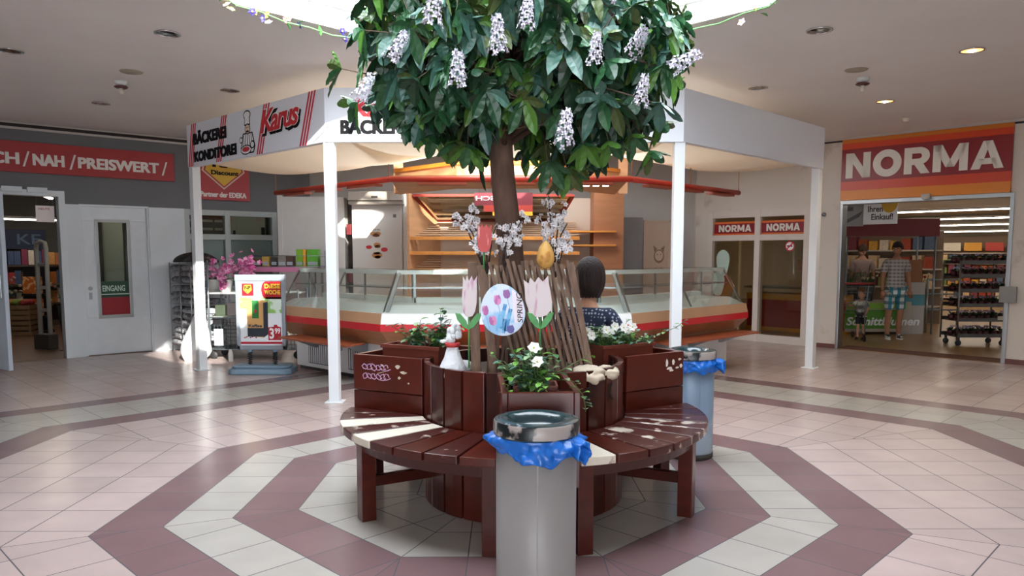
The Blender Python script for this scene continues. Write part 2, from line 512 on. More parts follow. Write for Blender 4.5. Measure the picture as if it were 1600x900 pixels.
# ---------------------------------------------------------------- left shop behind its doorway
SHOPW = M('dim shop wall', '#75706b', .8, var=.05)
mb = MB()
Lb(mb, -7.4, 2.6, 0, 2.95, 0, 7.0, 7.1); Lb(mb, -7.5, -7.4, 0, 2.95, 0, .15, 7.1); Lb(mb, 2.5, 2.6, 0, 2.95, 0, .15, 7.1)
struct(mb.to('wall_shop', SHOPW))
struct(MB().box(-7.5, 2.6, .15, 7.1, 2.9, 2.95, 0, rot(z=LA, t=LW)).to('ceiling_shop', M('brown shop ceiling', '#5a4a3e', .8)))
struct(MB().box(-7.5, 2.6, .0, 7.1, .001, .006, 0, rot(z=LA, t=LW)).to('floor_shop', M('brown shop floor', '#7c5a44', .35, var=.08, scale=4)))
mb = MB()
FR = M('white enamel frame', '#d2d9dc', .35)
Lb(mb, -2.75, -1.21, 2.32, 2.40, 0, -.04, .16); Lb(mb, -1.29, -1.21, 0, 2.32, 0, -.04, .16); Lb(mb, -2.75, -2.67, 0, 2.32, 0, -.04, .16)
for s in (-2.5, -2.15, -1.85, -1.55): mb.box(s - .12, s + .12, -.1, -.04, 2.36, 2.43, 0, rot(z=LA, t=LW))
fr = struct(mb.to('trim_3', FR))
# swung-out entrance leaf
h0, h1 = Vector((-7.10, 10.05, 0)), Vector((-6.40, 9.56, 0))
dl = h1 - h0
dr = MB().box(0, dl.length, -.025, .025, .02, 2.28).to('door_1', M('blue white door enamel', '#c2cfdb', .35, var=.03), None, .006, h0, math.atan2(dl.y, dl.x))
struct(dr)
MB().box(dl.length - .1, dl.length - .04, -.05, -.025, .95, 1.25).box(dl.length - .085, dl.length - .055, -.09, -.05, 1.02, 1.18).to('handle', M('brushed steel', '#a9adb0', .3, 1.), dr, .004)

# white service door with a long pane
def Lframe(): return rot(z=LA, t=LW)
mb = MB()
d0, d1 = -1.0, -.11
mb.box(d0, d1, .03, .08, .01, .57); mb.box(d0, d1, .03, .08, 2.0, 2.2); mb.box(d0, d0 + .19, .03, .08, .57, 2.0); mb.box(d1 - .26, d1, .03, .08, .57, 2.0)
mb.box(d0 - .03, d0, -.01, .15, 0, 2.22); mb.box(d1, d1 + .03, -.01, .15, 0, 2.22); mb.box(d0 - .03, d1 + .03, -.01, .15, 2.2, 2.23)
dr = struct(mb.to('door_2', M('white door enamel', '#d4dade', .35, var=.03), None, .004, LW, LA))
mb = MB()
x0, x1 = d0 + .17, d1 - .24
mb.box(x0, x0 + .045, .015, .03, .55, 2.02); mb.box(x1 - .045, x1, .015, .03, .55, 2.02); mb.box(x0, x1, .015, .03, .55, .6); mb.box(x0, x1, .015, .03, 1.975, 2.02)
mb.to('pane_frame', M('aluminium', '#b3b8ba', .35, .8), dr, .003)
MB().box(x0 + .04, x1 - .04, .05, .056, .58, 2.0).to('pane', glass_mat('door glass', '#dfe8e4', .05), dr)
mb = MB().box(x0 + .045, x1 - .045, .042, .046, .86, 1.10)
mb.box(x0 + .045, x1 - .045, .040, .042, .90, .915, 1)
letters(mb, 'EINGANG', x0 + .07, x1 - .1, .95, 1.04, .042, 1, .002)
o = mb.to('green_sign', [M('bottle green film', '#17402f', .4), M('pale green lettering', '#b9cdbf', .5)], dr); o['label'] = 'green EINGANG sign'
mb = MB().box(x0 + .045, x1 - .045, .042, .046, .59, .86)
o = mb.to('red_sheet', M('deep red film', '#8e1622', .4), dr); o['label'] = 'deep red sheet'
mb = MB().lathe([(0, -.07), (.028, -.065), (.032, -.045), (.015, -.03), (.015, 0)], 14, 0, rot(x=-PI / 2, t=(d0 + .075, .03, 1.0)) @ rot(x=PI))
mb.cyl(0, 0, 0, .012, .03, 14, 0, X=rot(x=PI / 2, t=(d0 + .075, .03, 1.0)))
mb.box(d0 + .055, d0 + .095, .02, .03, .84, .94)
mb.to('knob', M('brushed steel', '#a9adb0', .3, 1.), dr)

struct(MB().box(-.50, -.22, .9, .98, 0, 2.5, 0, rot(z=LA, t=LW)).to('wall_inner', CREAM))

# left window band
mb = MB()
GF = M('grey green window frame', '#a8b1ae', .5)
for z0, z1 in ((2.13, 2.22), (1.74, 1.83), (.9, .98)): mb.box(.44, 1.99, .0, .09, z0, z1)
for s0, s1 in ((.44, .53), (1.09, 1.18), (1.90, 1.99)): mb.box(s0, s1, -.004, .094, .9, 2.22)
w = struct(mb.to('window_1', GF, None, .004, LW, LA))
MB().box(.5, 1.93, .045, .05, 1.8, 2.15).to('pane', glass_mat('shop glass', '#dfe8e4', .06), w)
MB().box(.5, 1.93, .05, .06, .95, 1.78).to('lower_panel', M('grey green panel', '#70807c', .3), w)
mb = MB()
for i in range(5): mb.box(.53, 1.09, .10, .115, 1.83 + i * .066, 1.868 + i * .066, i % 2 and 1 or 0)
mb.box(.53, 1.09, .118, .125, 1.8, 2.15, 0); mb.box(.93, .96, .095, .1, 1.83, 2.13, 0)
mb.to('blind', [M('brown slat', '#4d3a33', .6), M('pale slat', '#b7a193', .6)], w)
mb = MB().box(1.18, 1.82, .10, .12, 1.8, 2.14); mb.box(1.26, 1.30, .09, .10, 1.83, 1.9, 1); mb.box(1.75, 1.81, .09, .10, 1.83, 1.96, 1); mb.box(1.84, 1.87, .09, .10, 1.83, 2.14, 1)
mb.to('cream_board', [M('cream board', '#d9c3b2', .7), M('dark clip', '#2f2622', .6)], w)

# ---------------------------------------------------------------- discount shop behind the right wall
NFL = M('tan shop floor', '#a58256', .3, var=.06, scale=3)
NW = M('shop wall cream', '#c7b9a4', .8)
mb = MB()
for x0, x1, y0, y1 in ((-8, 10.1, 18., 18.1), (-8.1, -8, .0, 18.1), (10, 10.1, .15, 18.1), (-8, -2.68, .0, .15)): mb.box(x0, x1, y0, y1, 0, 2.85, 0, rot(z=RA, t=RW))
struct(mb.to('wall_store', NW))
struct(MB().box(-8.1, 10.1, .15, 18.1, 2.80, 2.85, 0, rot(z=RA, t=RW)).to('ceiling_store', M('store ceiling', '#b9b0a0', .8)))
mb = MB().box(-8.1, 10.1, 0, 18.1, .001, .006, 0, rot(z=RA, t=RW)); mb.box(-.05, 2.3, 0, .5, .006, .009, 1, rot(z=RA, t=RW))
struct(mb.to('floor_store', [NFL, M('entrance mat red brown', '#6d4535', .8)]))
mb = MB()
for x0, x1, z0, z1 in ((-.05, -.01, 0, 2.3), (2.24, 2.29, 0, 2.3), (-.05, 2.29, 2.28, 2.34)): mb.box(x0, x1, -.03, .16, z0, z1)
struct(mb.to('trim_4', M('aluminium', '#b3b8ba', .35, .8), None, .004, RW, RA))
# the two tall shop windows
mb = MB()
WF = M('warm white window frame', '#d5cbc0', .5, var=.02)
for z0, z1 in ((2.14, 2.27), (1.74, 1.84), (.0, .13)): mb.box(-2.41, -.53, -.02, .12, z0, z1)
for s0, s1 in ((-2.41, -2.31), (-1.50, -1.40), (-.63, -.53)): mb.box(s0, s1, -.026, .126, 0, 2.27)
w = struct(mb.to('window_2', WF, None, .004, RW, RA))
SG = glass_mat('store glass', '#e6e4da', .04)
for s0, s1 in ((-2.31, -1.50), (-1.40, -.63)):
    MB().box(s0, s1, .05, .056, 1.84, 2.14).to('pane', SG, w)
    MB().box(s0, s1, .05, .056, .13, 1.74).to('pane', SG, w)

# ---------------------------------------------------------------- round planter, its three arms and the bench round it
CB = Vector((.072, 4.69, 0))
ARMS = [math.radians(a) for a in (-87, 33, 153)]
W1 = M('red brown wood stain', '#47150b', .28, var=.22, scale=7, coat=.25, stretch=(1, 1, 3), bump=.12)
W2 = M('darker red brown stain', '#380f08', .28, var=.2, scale=9, coat=.25, bump=.12)
W3 = M('redder wood stain', '#521b10', .3, var=.22, scale=6, coat=.2, bump=.12)
PALE = M('cream blotched wood', '#d9d0bf', .6, h2='#7a5346', scale=9, cover=.66)  # cream tone with brown noise blotches
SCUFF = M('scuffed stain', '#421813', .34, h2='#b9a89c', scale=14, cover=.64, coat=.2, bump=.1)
GLARE = M('stain with painted glare', '#4a201a', .3, h2='#cfc4b6', scale=7, cover=.54, coat=.2)  # pale blotches paint the skylight's glare onto the right-hand slats
SOIL = M('dark potting soil', '#3a2a20', .95, var=.3, scale=30, bump=.8)

tub = thing('round_planter', 'round dark red staved wooden planter with the trellis and tree in it', 'planter', CB)
mb = MB()
for i in range(26):
    a0, a1 = 2 * PI * i / 26 + .012, 2 * PI * (i + 1) / 26 - .012
    mi = (0, 1, 0, 2, 1, 0, 2)[i % 7]
    poly = [(r * math.cos(a), r * math.sin(a)) for r, seq in ((.62, (a0, (a0 + a1) / 2, a1)), (.585, (a1, (a0 + a1) / 2, a0))) for a in seq]
    mb.prism(poly, .0, .85, mi)
mb.lathe([(.586, .0), (.586, .84)], 40, 3)
mb.to('staves', [W1, W2, W3, M('joint shadow', '#1d0d0a', .8)], tub, .003)
mb = MB().lathe([(0, .78), (.3, .785), (.584, .76)], 32, 0)
mb.to('soil', SOIL, tub)
mb = MB()
for s, px in (('E', 36), ('K', 53)):
    a = math.radians(-90 + px)
    X = Matrix.Translation((.622 * math.cos(a), .622 * math.sin(a), 0)) @ Matrix.Rotation(a + PI / 2, 4, 'Z')
    letters(mb, s, -.035, .035, .66, .76, -.002, 0, .002, 0, X=X)
o = mb.to('scrawled_letters', M('black paint scrawl', '#1a0f0d', .5), tub); o['label'] = 'scrawled black letters'

def planter_box(label, ang, half, x0, x1, legs=True, top=.86, wear=None):
    t = thing('planter_box', label, 'planter', CB, ang)
    th = .03
    z = .40
    for nm, (a, b, c, d) in (('side_board', (x0, x1, -half, -half + th)), ('side_board', (x0, x1, half - th, half)), ('end_board', (x1 - th, x1, -half + th, half - th))):
        mb = MB()
        zz = (z, (z + top) / 2 - .002, (z + top) / 2 + .002, top)
        mb.box(a, b, c, d, zz[0], zz[1], 0); mb.box(a, b, c, d, zz[2], zz[3], 1)
        mb.to(nm, [W1, W3], t, .004)
    MB().box(x0, x1 - th, -half + th, half - th, top - .14, top - .1).to('soil', SOIL, t)
    if legs:
        for y in (-half + .12, half - .12):
            MB().box(x1 - .11, x1 - .03, y - .04, y + .04, 0, z + .01).to('leg', W2, t, .004)
    return t
front_box = planter_box('small dark red planter box of ivy right behind the blue bagged bin', ARMS[0], .185, .60, 1.22)
right_box = planter_box('dark red planter box with white flowers and peeling paint', ARMS[1], .335, .56, 1.06)
left_box = planter_box('dark red planter box with a pale graffiti scrawl', ARMS[2], .36, .52, 1.05)
# graffiti on the left box (its long side faces the camera), bare patches on the right one
mb = MB()
rg = random.Random(4)
for row in range(2):
    x = .96
    for k in range(6):
        p = [(x - .026 * math.cos(q) * rg.uniform(.5, 1) - .01 * q / 6, .362, .785 - row * .06 + .022 * math.sin(q) * rg.uniform(.6, 1.2)) for q in (0, 1, 2, 3, 4, 5, 6)]
        mb.tube(p, .0032, 4); x -= .034
o = mb.to('graffiti_scrawl', M('pale violet marker', '#c7a3c4', .6), left_box); o['label'] = 'pale violet graffiti scrawl'
mb = MB()
def blob(mb, cx, cz, rx, rz, y, mi=0, n=11, seed=1, dy=.0015):
    q = random.Random(seed)
    mb.plate([(cx + rx * math.cos(2 * PI * i / n) * q.uniform(.6, 1.1), cz + rz * math.sin(2 * PI * i / n) * q.uniform(.6, 1.1)) for i in range(n)], y - dy, y, mi)
for k, (x, z, a, b) in enumerate([(.70, .80, .02, .014), (.66, .765, .03, .01), (.82, .80, .012, .008), (.69, .73, .012, .01), (.62, .70, .01, .006)]): 
    blob(mb, x, z, a, b, 0, seed=k)
mb.v = [(x, .3615 - y, z) for x, y, z in mb.v]
mb.bar((.86, .361, .745), (.76, .361, .775), .004, .004)
o = mb.to('bare_patch', M('bare wood patch', '#c9bfae', .7), left_box)
mb = MB()
for k, (x, z, a, b) in enumerate([(.905, .79, .012, .03), (.93, .755, .03, .012), (.965, .795, .012, .025), (1.02, .81, .016, .01), (1.035, .765, .014, .014), (1.0, .755, .02, .007), (.95, .74, .02, .008)]):
    blob(mb, x, z, a, b, -.335, seed=k + 20)
mb.to('bare_patch', M('bare white patch', '#ddd6ca', .7), right_box)

def clearance(a):
    r = .632
    for k, h in zip(ARMS, (.205, .355, .38)):
        d = abs((a - k + PI) % (2 * PI) - PI)
        if d < PI / 2: r = max(r, h / max(.05, math.sin(d)))
    return r
def bench(label, a0, a1, worn, legs):  # worn: finish per slat, cream tone and painted glare included
    t = thing('curved_bench', label, 'bench', CB)
    mb = MB()
    n = round((a1 - a0) / math.radians(10.6))
    st = (a1 - a0) / n
    for i in range(n):
        b0, b1 = a0 + i * st + .006, a0 + (i + 1) * st - .006
        out = [(1.128 * math.cos(b0 + (b1 - b0) * j / 4), 1.128 * math.sin(b0 + (b1 - b0) * j / 4)) for j in range(5)]
        inn = [(min(1.1, clearance(b)) * math.cos(b), min(1.1, clearance(b)) * math.sin(b)) for b in (b1, (b0 + b1) / 2, b0)]
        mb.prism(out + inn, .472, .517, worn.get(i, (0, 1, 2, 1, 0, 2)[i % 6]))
    mb.to('seat', [W1, W2, W3, PALE, SCUFF, GLARE], t, .005)
    mb = MB()
    mb.lathe([(1.02, .40), (1.055, .40), (1.055, .471), (1.02, .471), (1.02, .40)], 24, 0, None, False, a0 + .03, a1 - .03)
    mb.lathe([(.66, .41), (.70, .41), (.70, .471), (.66, .471), (.66, .41)], 24, 0, None, False, max(a0, a0 + .25), a1 - .25)
    mb.to('apron', W2, t)
    for a in legs:
        X = Matrix.Rotation(a, 4, 'Z')
        MB().box(.99, 1.075, -.042, .042, 0, .471, 0, X).to('leg', W1, t, .004)
        MB().box(.625, .99, -.022, .022, .19, .25, 0, X).to('stretcher', W2, t, .003)
    return t
rd = math.radians
bench('curved dark red slatted bench segment on the left with two cream slats', rd(153 + 19.5), rd(273 - 10.3), {0: 4, 1: 4, 2: 3, 3: 4, 4: 3, 5: 4, 7: 4}, [rd(209.7), rd(260.3)])
bench('curved dark red slatted bench segment on the right with glossy scuffed slats and painted-on glare', rd(273 + 10.3), rd(393 - 18.5), {0: 3, 1: 0, 2: 4, 3: 5, 4: 4, 5: 5, 6: 4, 8: 4}, [rd(286.0), rd(334.5)])
bench('curved bench segment behind the planter with a woman sitting on it', rd(33 + 18.5), rd(153 - 19.5), {1: 4}, [rd(58), rd(128)])

# ---------------------------------------------------------------- litter bins
BAG = M('blue plastic bag', '#1766c0', .36, var=.3, scale=9, bump=.5, coat=.1)
def litter_bin(label, x, y, ang, body, lidm, seed, fs=1.):
    t = thing('litter_bin', label, 'litter bin', (x, y, 0), ang)
    mb = MB().lathe([(.0, .03), (.172, .03), (.174, .05), (.174, .74), (.0, .74)], 40, 0)
    mb.box(-.003, .003, -.1765, -.17, .05, .7, 0)
    mb.to('body', body, t)
    MB().lathe([(.155, 0), (.17, 0), (.178, .008), (.178, .04), (.155, .04), (.155, 0)], 40).to('foot_ring', M('dark rusty steel', '#332e2b', .6, var=.3), t)
    mb = MB()
    mb.lathe([(.17, .735), (.183, .735), (.186, .742)], 48, 0); mb.lathe([(.186, .742), (.186, .79), (.181, .798)], 48, 1)
    mb.lathe([(.181, .798), (.15, .806), (.125, .80), (.105, .775), (.10, .755), (0, .75)], 48, 0)
    mb.to('lid', lidm, t)
    q = random.Random(seed)
    ph = [(k, q.uniform(0, 6.3), am) for k, am in ((2, .012), (3, .012), (5, .010), (8, .006), (13, .004), (21, .003))]
    def skirt(u, v):
        a = 2 * PI * u
        w = sum(am * math.sin(k * a + p + v * (2.5 if k < 6 else -3)) for k, p, am in ph)
        bot = .655 + .022 * math.sin(2 * a + ph[0][1]) + .016 * abs(math.sin(2.5 * a + ph[1][1])) + .008 * math.sin(9 * a + ph[1][1])
        z = .745 + (bot - .745) * v
        r = .176 + (.024 + w) * min(1, v * 2.2) * (1 - .55 * max(0, v - .55)) + .004 * math.sin(17 * a + 9 * v)
        P_ = Vector((math.cos(a) * 2.2 + seed, math.sin(a) * 2.2, v * 1.6))
        r += (.5 - abs(noise.noise(P_ * 2.1))) * .020 * min(1, v * 3) - .008 + .008 * noise.noise(P_ * 5)
        z += .012 * noise.noise(P_ * 3 + Vector((9, 0, 0))) * v
        return (max(.1765, r) * math.cos(a), max(.1765, r) * math.sin(a), z)
    mb = MB().grid(skirt, 150, 14)
    b = mb.to('bin_bag', BAG, t)
    s = b.modifiers.new('sheet', 'SOLIDIFY'); s.thickness = .003
    # the gathered end of the bag sticking out at one side
    a = rd(-38)
    mb = MB()
    def gather(u, v):
        th = 2 * PI * u
        rr = (.018 + .040 * v + .009 * math.sin(5 * th + 3 * v) + .004 * math.sin(11 * th)) * (1 - .2 * v * v)
        d = .165 + .085 * v
        return (d * math.cos(a) - rr * math.cos(th) * math.sin(a), d * math.sin(a) + rr * math.cos(th) * math.cos(a), .715 - .030 * v + rr * .95 * math.sin(th))
    mb.grid(gather, 24, 6)
    k = mb.to('knot', BAG, b); s = k.modifiers.new('sheet', 'SOLIDIFY'); s.thickness = .003
    return t
GREYP = M('grey bin enamel', '#918e8d', .42, var=.05, scale=5)
LID = [M('dark green lid paint', '#20393f', .22, h2='#8e9aa0', scale=11, cover=.62, coat=.5), M('chipped black rim paint', '#141c1f', .35, h2='#a39a94', scale=9, cover=.525)]
litter_bin('grey litter bin with blue bag and chipped dark lid in front of the bench', .105, 3.2, 0, GREYP, LID, 3)
litter_bin('blue grey litter bin with blue bag behind the right end of the bench', 1.325, 5.56, .2, M('blue grey bin enamel', '#7f93a8', .42, h2='#98a5b2', scale=2, cover=.5), LID, 8)

# ---------------------------------------------------------------- leaves
def leaf(mb, p, d, up, L, w, mi=0, droop=.25, fine=False):
    """one leaf: midrib, two pleated halves; fine adds the toothed edge and side veins"""
    d = Vector(d).normalized(); up = Vector(up)
    sx = d.cross(up)
    if sx.length < 1e-3: sx = d.orthogonal()
    sx.normalize(); nn = sx.cross(d).normalized()
    p = Vector(p)
    st = ((0, .05, 0), (.16, .42, 1), (.30, .68, -1), (.44, .86, 1), (.56, 1., -1), (.68, .97, 1), (.80, .80, -1), (.91, .45, 1), (1, .03, 0)) if fine else ((0, .05, 0), (.3, .58, 0), (.62, 1., 0), (.86, .66, 0), (1, .03, 0))
    vs = []
    for t, ww, k in st:
        c = p + d * L * t - Vector((0, 0, 1)) * droop * L * t * t
        e = nn * (w * .16 * ww + k * .016 * L) + d * k * .012 * L
        vs += [c - sx * w * ww / 2 + e, c, c + sx * w * ww / 2 + e]
    fs = []
    for i in range(len(st) - 1):
        a = 3 * i
        fs += [(a, a + 1, a + 4, a + 3), (a + 1, a + 2, a + 5, a + 4)]
    mb.add(vs, fs, mi, None, not fine)
def rdir(q, zmin=-1, zmax=1):
    z = q.uniform(zmin, zmax); a = q.uniform(0, 2 * PI); r = math.sqrt(1 - z * z)
    return Vector((r * math.cos(a), r * math.sin(a), z))
LEAF = [M('deep green leaf', '#1a3f26', .38, var=.25, scale=14), M('mid green leaf', '#2b5733', .38, var=.25, scale=14),
        M('blue green gloss leaf', '#40675a', .36, var=.2, scale=14), M('fresh yellow green leaf', '#4d7a2c', .4, var=.2, scale=14), M('olive leaf', '#4a5a2c', .42, var=.2, scale=14)]  # the blue green tone stands for leaf undersides and painted gloss

# ---------------------------------------------------------------- the tree
tree = thing('potted_tree', 'leafy artificial chestnut tree with white flower spikes rising from the round planter', 'tree', (.02, 4.78, .77))
TO = Vector((.02, 4.78, .77))
mb = MB()
tr = [Vector(p) - TO for p in ((.03, 4.78, .74), (.02, 4.79, 1.1), (-.015, 4.81, 1.6), (-.055, 4.83, 1.95), (-.075, 4.84, 2.25), (-.06, 4.84, 2.6), (.0, 4.83, 2.9))]
mb.tube(tr, [.098, .088, .08, .076, .074, .06, .03], 14)
mb.to('trunk', M('grey brown bark', '#6b5347', .85, var=.3, scale=16, bump=.6, stretch=(1, 1, .35)), tree)
q = random.Random(5)
cc = Vector((.05, 4.80, 2.80))
tips = []
while len(tips) < 165:
    d = rdir(q, -.85, 1)
    f = q.uniform(.35, 1) ** .5
    p = cc + Vector((d.x * 1.0, d.y * .98, d.z * .78)) * f
    if p.z < 2.06 + .25 * abs(p.x - cc.x): continue
    if p.z > 3.5 and q.random() < .5: continue
    if all((p - t).length > .125 for t in tips): tips.append(p)
bm, fm = MB(), MB()
SPIKES = [Vector(p) for p in ((-.37, 3.68, 2.67), (.07, 3.62, 2.62), (-.065, 3.60, 2.51), (-.252, 3.62, 2.36), (.39, 3.62, 2.45), (.61, 3.75, 2.53), (.91, 4.1, 2.52), (.64, 3.8, 2.30), (.255, 3.66, 2.10), (-.58, 3.95, 2.55), (-.78, 4.1, 2.38),
                              (-.10, 3.7, 2.82), (.50, 3.72, 2.78), (.2, 3.75, 2.95), (-.3, 3.8, 3.0), (.72, 3.95, 2.9), (.05, 3.8, 3.1))]
# lower outline of the crown (x, z): it is open over the trunk and hangs lowest to the right of it
LOW = ((-0.97, 2.45), (-0.73, 2.33), (-0.56, 2.22), (-0.24, 2.14), (-0.19, 2.30), (0.06, 2.30), (0.13, 2.06), (0.30, 1.99), (0.43, 2.05), (0.73, 2.19), (1.03, 2.30), (1.12, 2.66))
def in_crown(w):
    if w.x < -.90 or w.x > 1.02: return False
    for (x0, z0), (x1, z1) in zip(LOW, LOW[1:]):
        if x0 <= w.x <= x1: return w.z > z0 + (z1 - z0) * (w.x - x0) / (x1 - x0)
    return False
def before_spike(w): return any(abs(w.x - s.x) < .085 and abs(w.z - s.z) < .12 and w.y < s.y + .06 for s in SPIKES)
for p in tips:
    s = Vector((-.06 + q.uniform(-.03, .03), 4.84, q.uniform(2.15, 2.8)))
    mid = (s + p) / 2 + Vector((0, 0, .1))
    bm.tube([s - TO, mid - TO, p - TO], [.018, .011, .005], 6)
    out = (p - cc).normalized()
    for k in range(7):
        wp = p + Vector((q.gauss(0, .085), q.gauss(0, .085), q.gauss(0, .075)))
        if not in_crown(wp) or before_spike(wp): continue
        ax = (out * .6 + rdir(q) * .7 + Vector((0, 0, -.15))).normalized()
        bm.tube([p - TO, wp - TO], [.004, .003], 4)
        u = ax.orthogonal().normalized(); v = ax.cross(u)
        base = q.choices((0, 1, 2, 3, 4), (38, 26, 16, 10, 10))[0]
        n5 = q.choice((5, 5, 6))
        L0 = q.uniform(.105, .150)
        for j in range(n5):
            a = 2 * PI * j / n5 + q.uniform(-.2, .2)
            dd = (u * math.cos(a) + v * math.sin(a)) + ax * q.uniform(.05, .45)
            leaf(fm, wp - TO, dd, ax, L0 * q.uniform(.8, 1.1), L0 * .54, base if q.random() < .75 else q.randrange(5), q.uniform(.25, .75), True)
# a few sprigs that hang or reach out of the crown
for (x, y, z, dx, dy, dz) in ((-1.03, 4.7, 2.62, -1, 0, .2), (-.92, 4.6, 2.4, -.8, -.3, -.5), (.32, 4.45, 1.99, .2, -.5, -1), (.36, 4.5, 2.03, .3, -.3, -.9), (.82, 4.6, 2.12, .5, -.2, -1), (.88, 4.7, 2.3, .8, 0, -.8),
                             (1.02, 4.75, 2.75, 1, 0, .1), (1.0, 4.7, 2.9, 1, 0, .2), (.55, 4.4, 2.15, .2, -.3, -1), (-.45, 4.5, 2.2, -.3, -.3, -1), (-.6, 4.6, 2.3, -.6, -.2, -.8), (.2, 4.3, 2.02, .1, -.6, -.9),
                             (-.3, 4.4, 2.15, -.2, -.5, -1), (.95, 4.65, 2.5, 1, -.2, -.3), (.7, 4.5, 2.2, .4, -.4, -.9), (.4, 4.3, 2.12, .2, -.5, -1), (-.25, 4.35, 2.12, 0, -.5, -1)):
    wp = Vector((x, y, z)); ax = Vector((dx, dy, dz)).normalized()
    bm.tube([wp - ax * .22 - TO, wp - TO], [.006, .003], 4)
    u = ax.orthogonal().normalized(); v = ax.cross(u)
    for j in range(6):
        a = 2 * PI * j / 6
        leaf(fm, wp - TO, u * math.cos(a) + v * math.sin(a) + ax * .5, ax, q.uniform(.12, .16), .068, q.choice((1, 3, 3, 4, 1)), .3, True)
bm.to('branches', M('twig brown', '#5d4a3d', .85, var=.2), tree)
fm.to('foliage', LEAF, tree)
def spike():
    m = MB(); q2 = random.Random(2)
    for i in range(40):
        t = i / 40; a = i * 2.4
        r = (.036 + q2.uniform(-.006, .012)) * (1 - t * .6)
        c = Vector((r * math.cos(a), r * math.sin(a), -.075 + t * .16))
        n_ = Vector((math.cos(a), math.sin(a), .3)).normalized(); u = n_.orthogonal().normalized(); w = n_.cross(u)
        for k in range(4):
            b = k * PI / 2 + q2.uniform(-.3, .3)
            d = u * math.cos(b) + w * math.sin(b)
            e = d.cross(n_)
            m.add([c, c + d * .009 + e * .006 + n_ * .003, c + d * .017 + n_ * .004, c + d * .009 - e * .006 + n_ * .003], [(0, 1, 2, 3)], 0)
        if i % 3 == 0: m.ell(c + n_ * .003, (.004, .004, .004), 5, 1)
    return m.mesh('flower_spike', [M('white petals', '#cdc9d8', .7), M('grey green stem', '#77806e', .7)])
spm = spike()
qs = random.Random(23)
for i, p in enumerate(SPIKES):
    o = bpy.data.objects.new('flower_spike', spm); col.objects.link(o); o.parent = tree
    o.location = p - TO; o.scale = [qs.uniform(.9, 1.15)] * 3
    o.rotation_euler = (qs.uniform(-.2, .3), (1.15 if i in (5, 6) else -.5 if i > 8 and i < 11 else qs.uniform(-.25, .25)), i)
# ---------------------------------------------------------------- trellis round the trunk
FW = M('weathered grey brown lath', '#7d6556', .85, var=.3, scale=12, bump=.3, stretch=(3, 3, .6))
FW2 = M('darker brown lath', '#58453a', .85, var=.3, scale=12, bump=.3)
fence = thing('trellis_fence', 'expanding trellis of thin brown laths standing in the round planter', 'trellis', (.09, 4.3, .76))
def fy(x): return .30 * (x * x) * 2.2 - .02       # bows towards the viewer
mb = MB()
q = random.Random(9)
for i in range(14):
    xt = -.22 + i * .034; xb = xt + .17
    if xb > .37: xb = .37 - (.2 - xt) * .1
    dp = .0
    mb.bar((xt, fy(xt) - .012, .70 + q.uniform(-.02, .02)), (xb, fy(xb) - .012, q.uniform(.03, .07)), .017, .010, 0)
for i in range(11):
    xt = -.20 + i * .042; xb = xt - .03 + i * .012
    mb.bar((xt, fy(xt) + .004, .69 + q.uniform(-.03, .02)), (xb, fy(xb) + .004, q.uniform(.03, .07)), .017, .010, 1)
for i in range(9):
    xt = .28 - i * .045; xb = xt - .10 + (9 - i) * .018
    mb.bar((xt, fy(xt) + .016, .68 + q.uniform(-.03, .02)), (xb, fy(xb) + .016, q.uniform(.03, .07)), .015, .009, 1)
mb.to('lath_lattice', [FW, FW2], fence)
MB().bar((-.315, .03, .695), (-.295, .03, .0), .055, .03).to('post', FW, fence, .004)
MB().bar((-.262, .015, .68), (-.185, .015, .0), .055, .028).to('post', FW, fence, .004)
MB().bar((.245, .04, .695), (.375, .04, .02), .036, .026).to('post', FW, fence, .004)

# ---------------------------------------------------------------- painted wooden tulips, egg sign, egg
GL = M('painted leaf green', '#4f9a55', .5, var=.2, scale=12)
def tulip(label, x, y, z, w, h, lean, stem_bottom, m, leaf_z=None, flip=1):
    t = thing('wooden_tulip', label, 'ornament', (x, y, stem_bottom))
    zz = z - stem_bottom
    b = zz - h / 2
    prof = [(0, 0), (.25, .03), (.42, .14), (.5, .35), (.49, .6), (.46, .8), (.48, 1), (.25, .86), (.10, .99), (-.06, .86), (-.20, 1.0), (-.30, .86), (-.47, .97), (-.46, .75), (-.49, .45), (-.40, .16), (-.22, .03)]
    X = rot(y=lean, t=(0, 0, b))
    MB().plate([(px * w, pz * h) for px, pz in prof][::1], -.006, .006, 0, X).to('blossom', m, t, .002)
    MB().tube([(0, .01, b + .02), (0, .01, 0)], .005, 6).to('stem', GL, t)
    lz = (leaf_z - stem_bottom) if leaf_z else None
    if lz:
        for sg in (-1, 1):
            pl_ = [(0, -.045), (.03, -.03), (.062, .01), (.075, .05), (.045, .045), (.012, .005)]
            MB().plate([(sg * px, pz) for px, pz in (pl_ if sg > 0 else pl_[::-1])], -.004 + .003 * sg, .004, 0, Matrix.Translation((0, -.01, lz))).to('leaf', GL, t, .002)
    return t
PT = M('streaky pink white paint', '#ddd2d3', .6, h2='#cf9fba', scale=5, cover=.60, stretch=(6, 6, 1))
tulip('white and pink painted wooden tulip on the thick left post of the trellis', -.243, 4.22, 1.268, .085, .235, .04, .86, PT, 1.125)
tulip('broader white and pink wooden tulip right of the round spring sign', .158, 4.19, 1.266, .148, .225, -.12, .90, PT, 1.13)
tulip('small red painted tulip among the white blossom twigs', -.158, 4.235, 1.592, .082, .16, .05, 1.42, M('streaky red paint', '#c2504f', .6, h2='#e3a3a0', scale=6, cover=.6, stretch=(6, 6, 1)))
egg = thing('spring_sign', 'round egg shaped sign with pink tulips and the word SPRING', 'sign', (-.052, 4.175, 1.194))
X = rot(y=-.15)
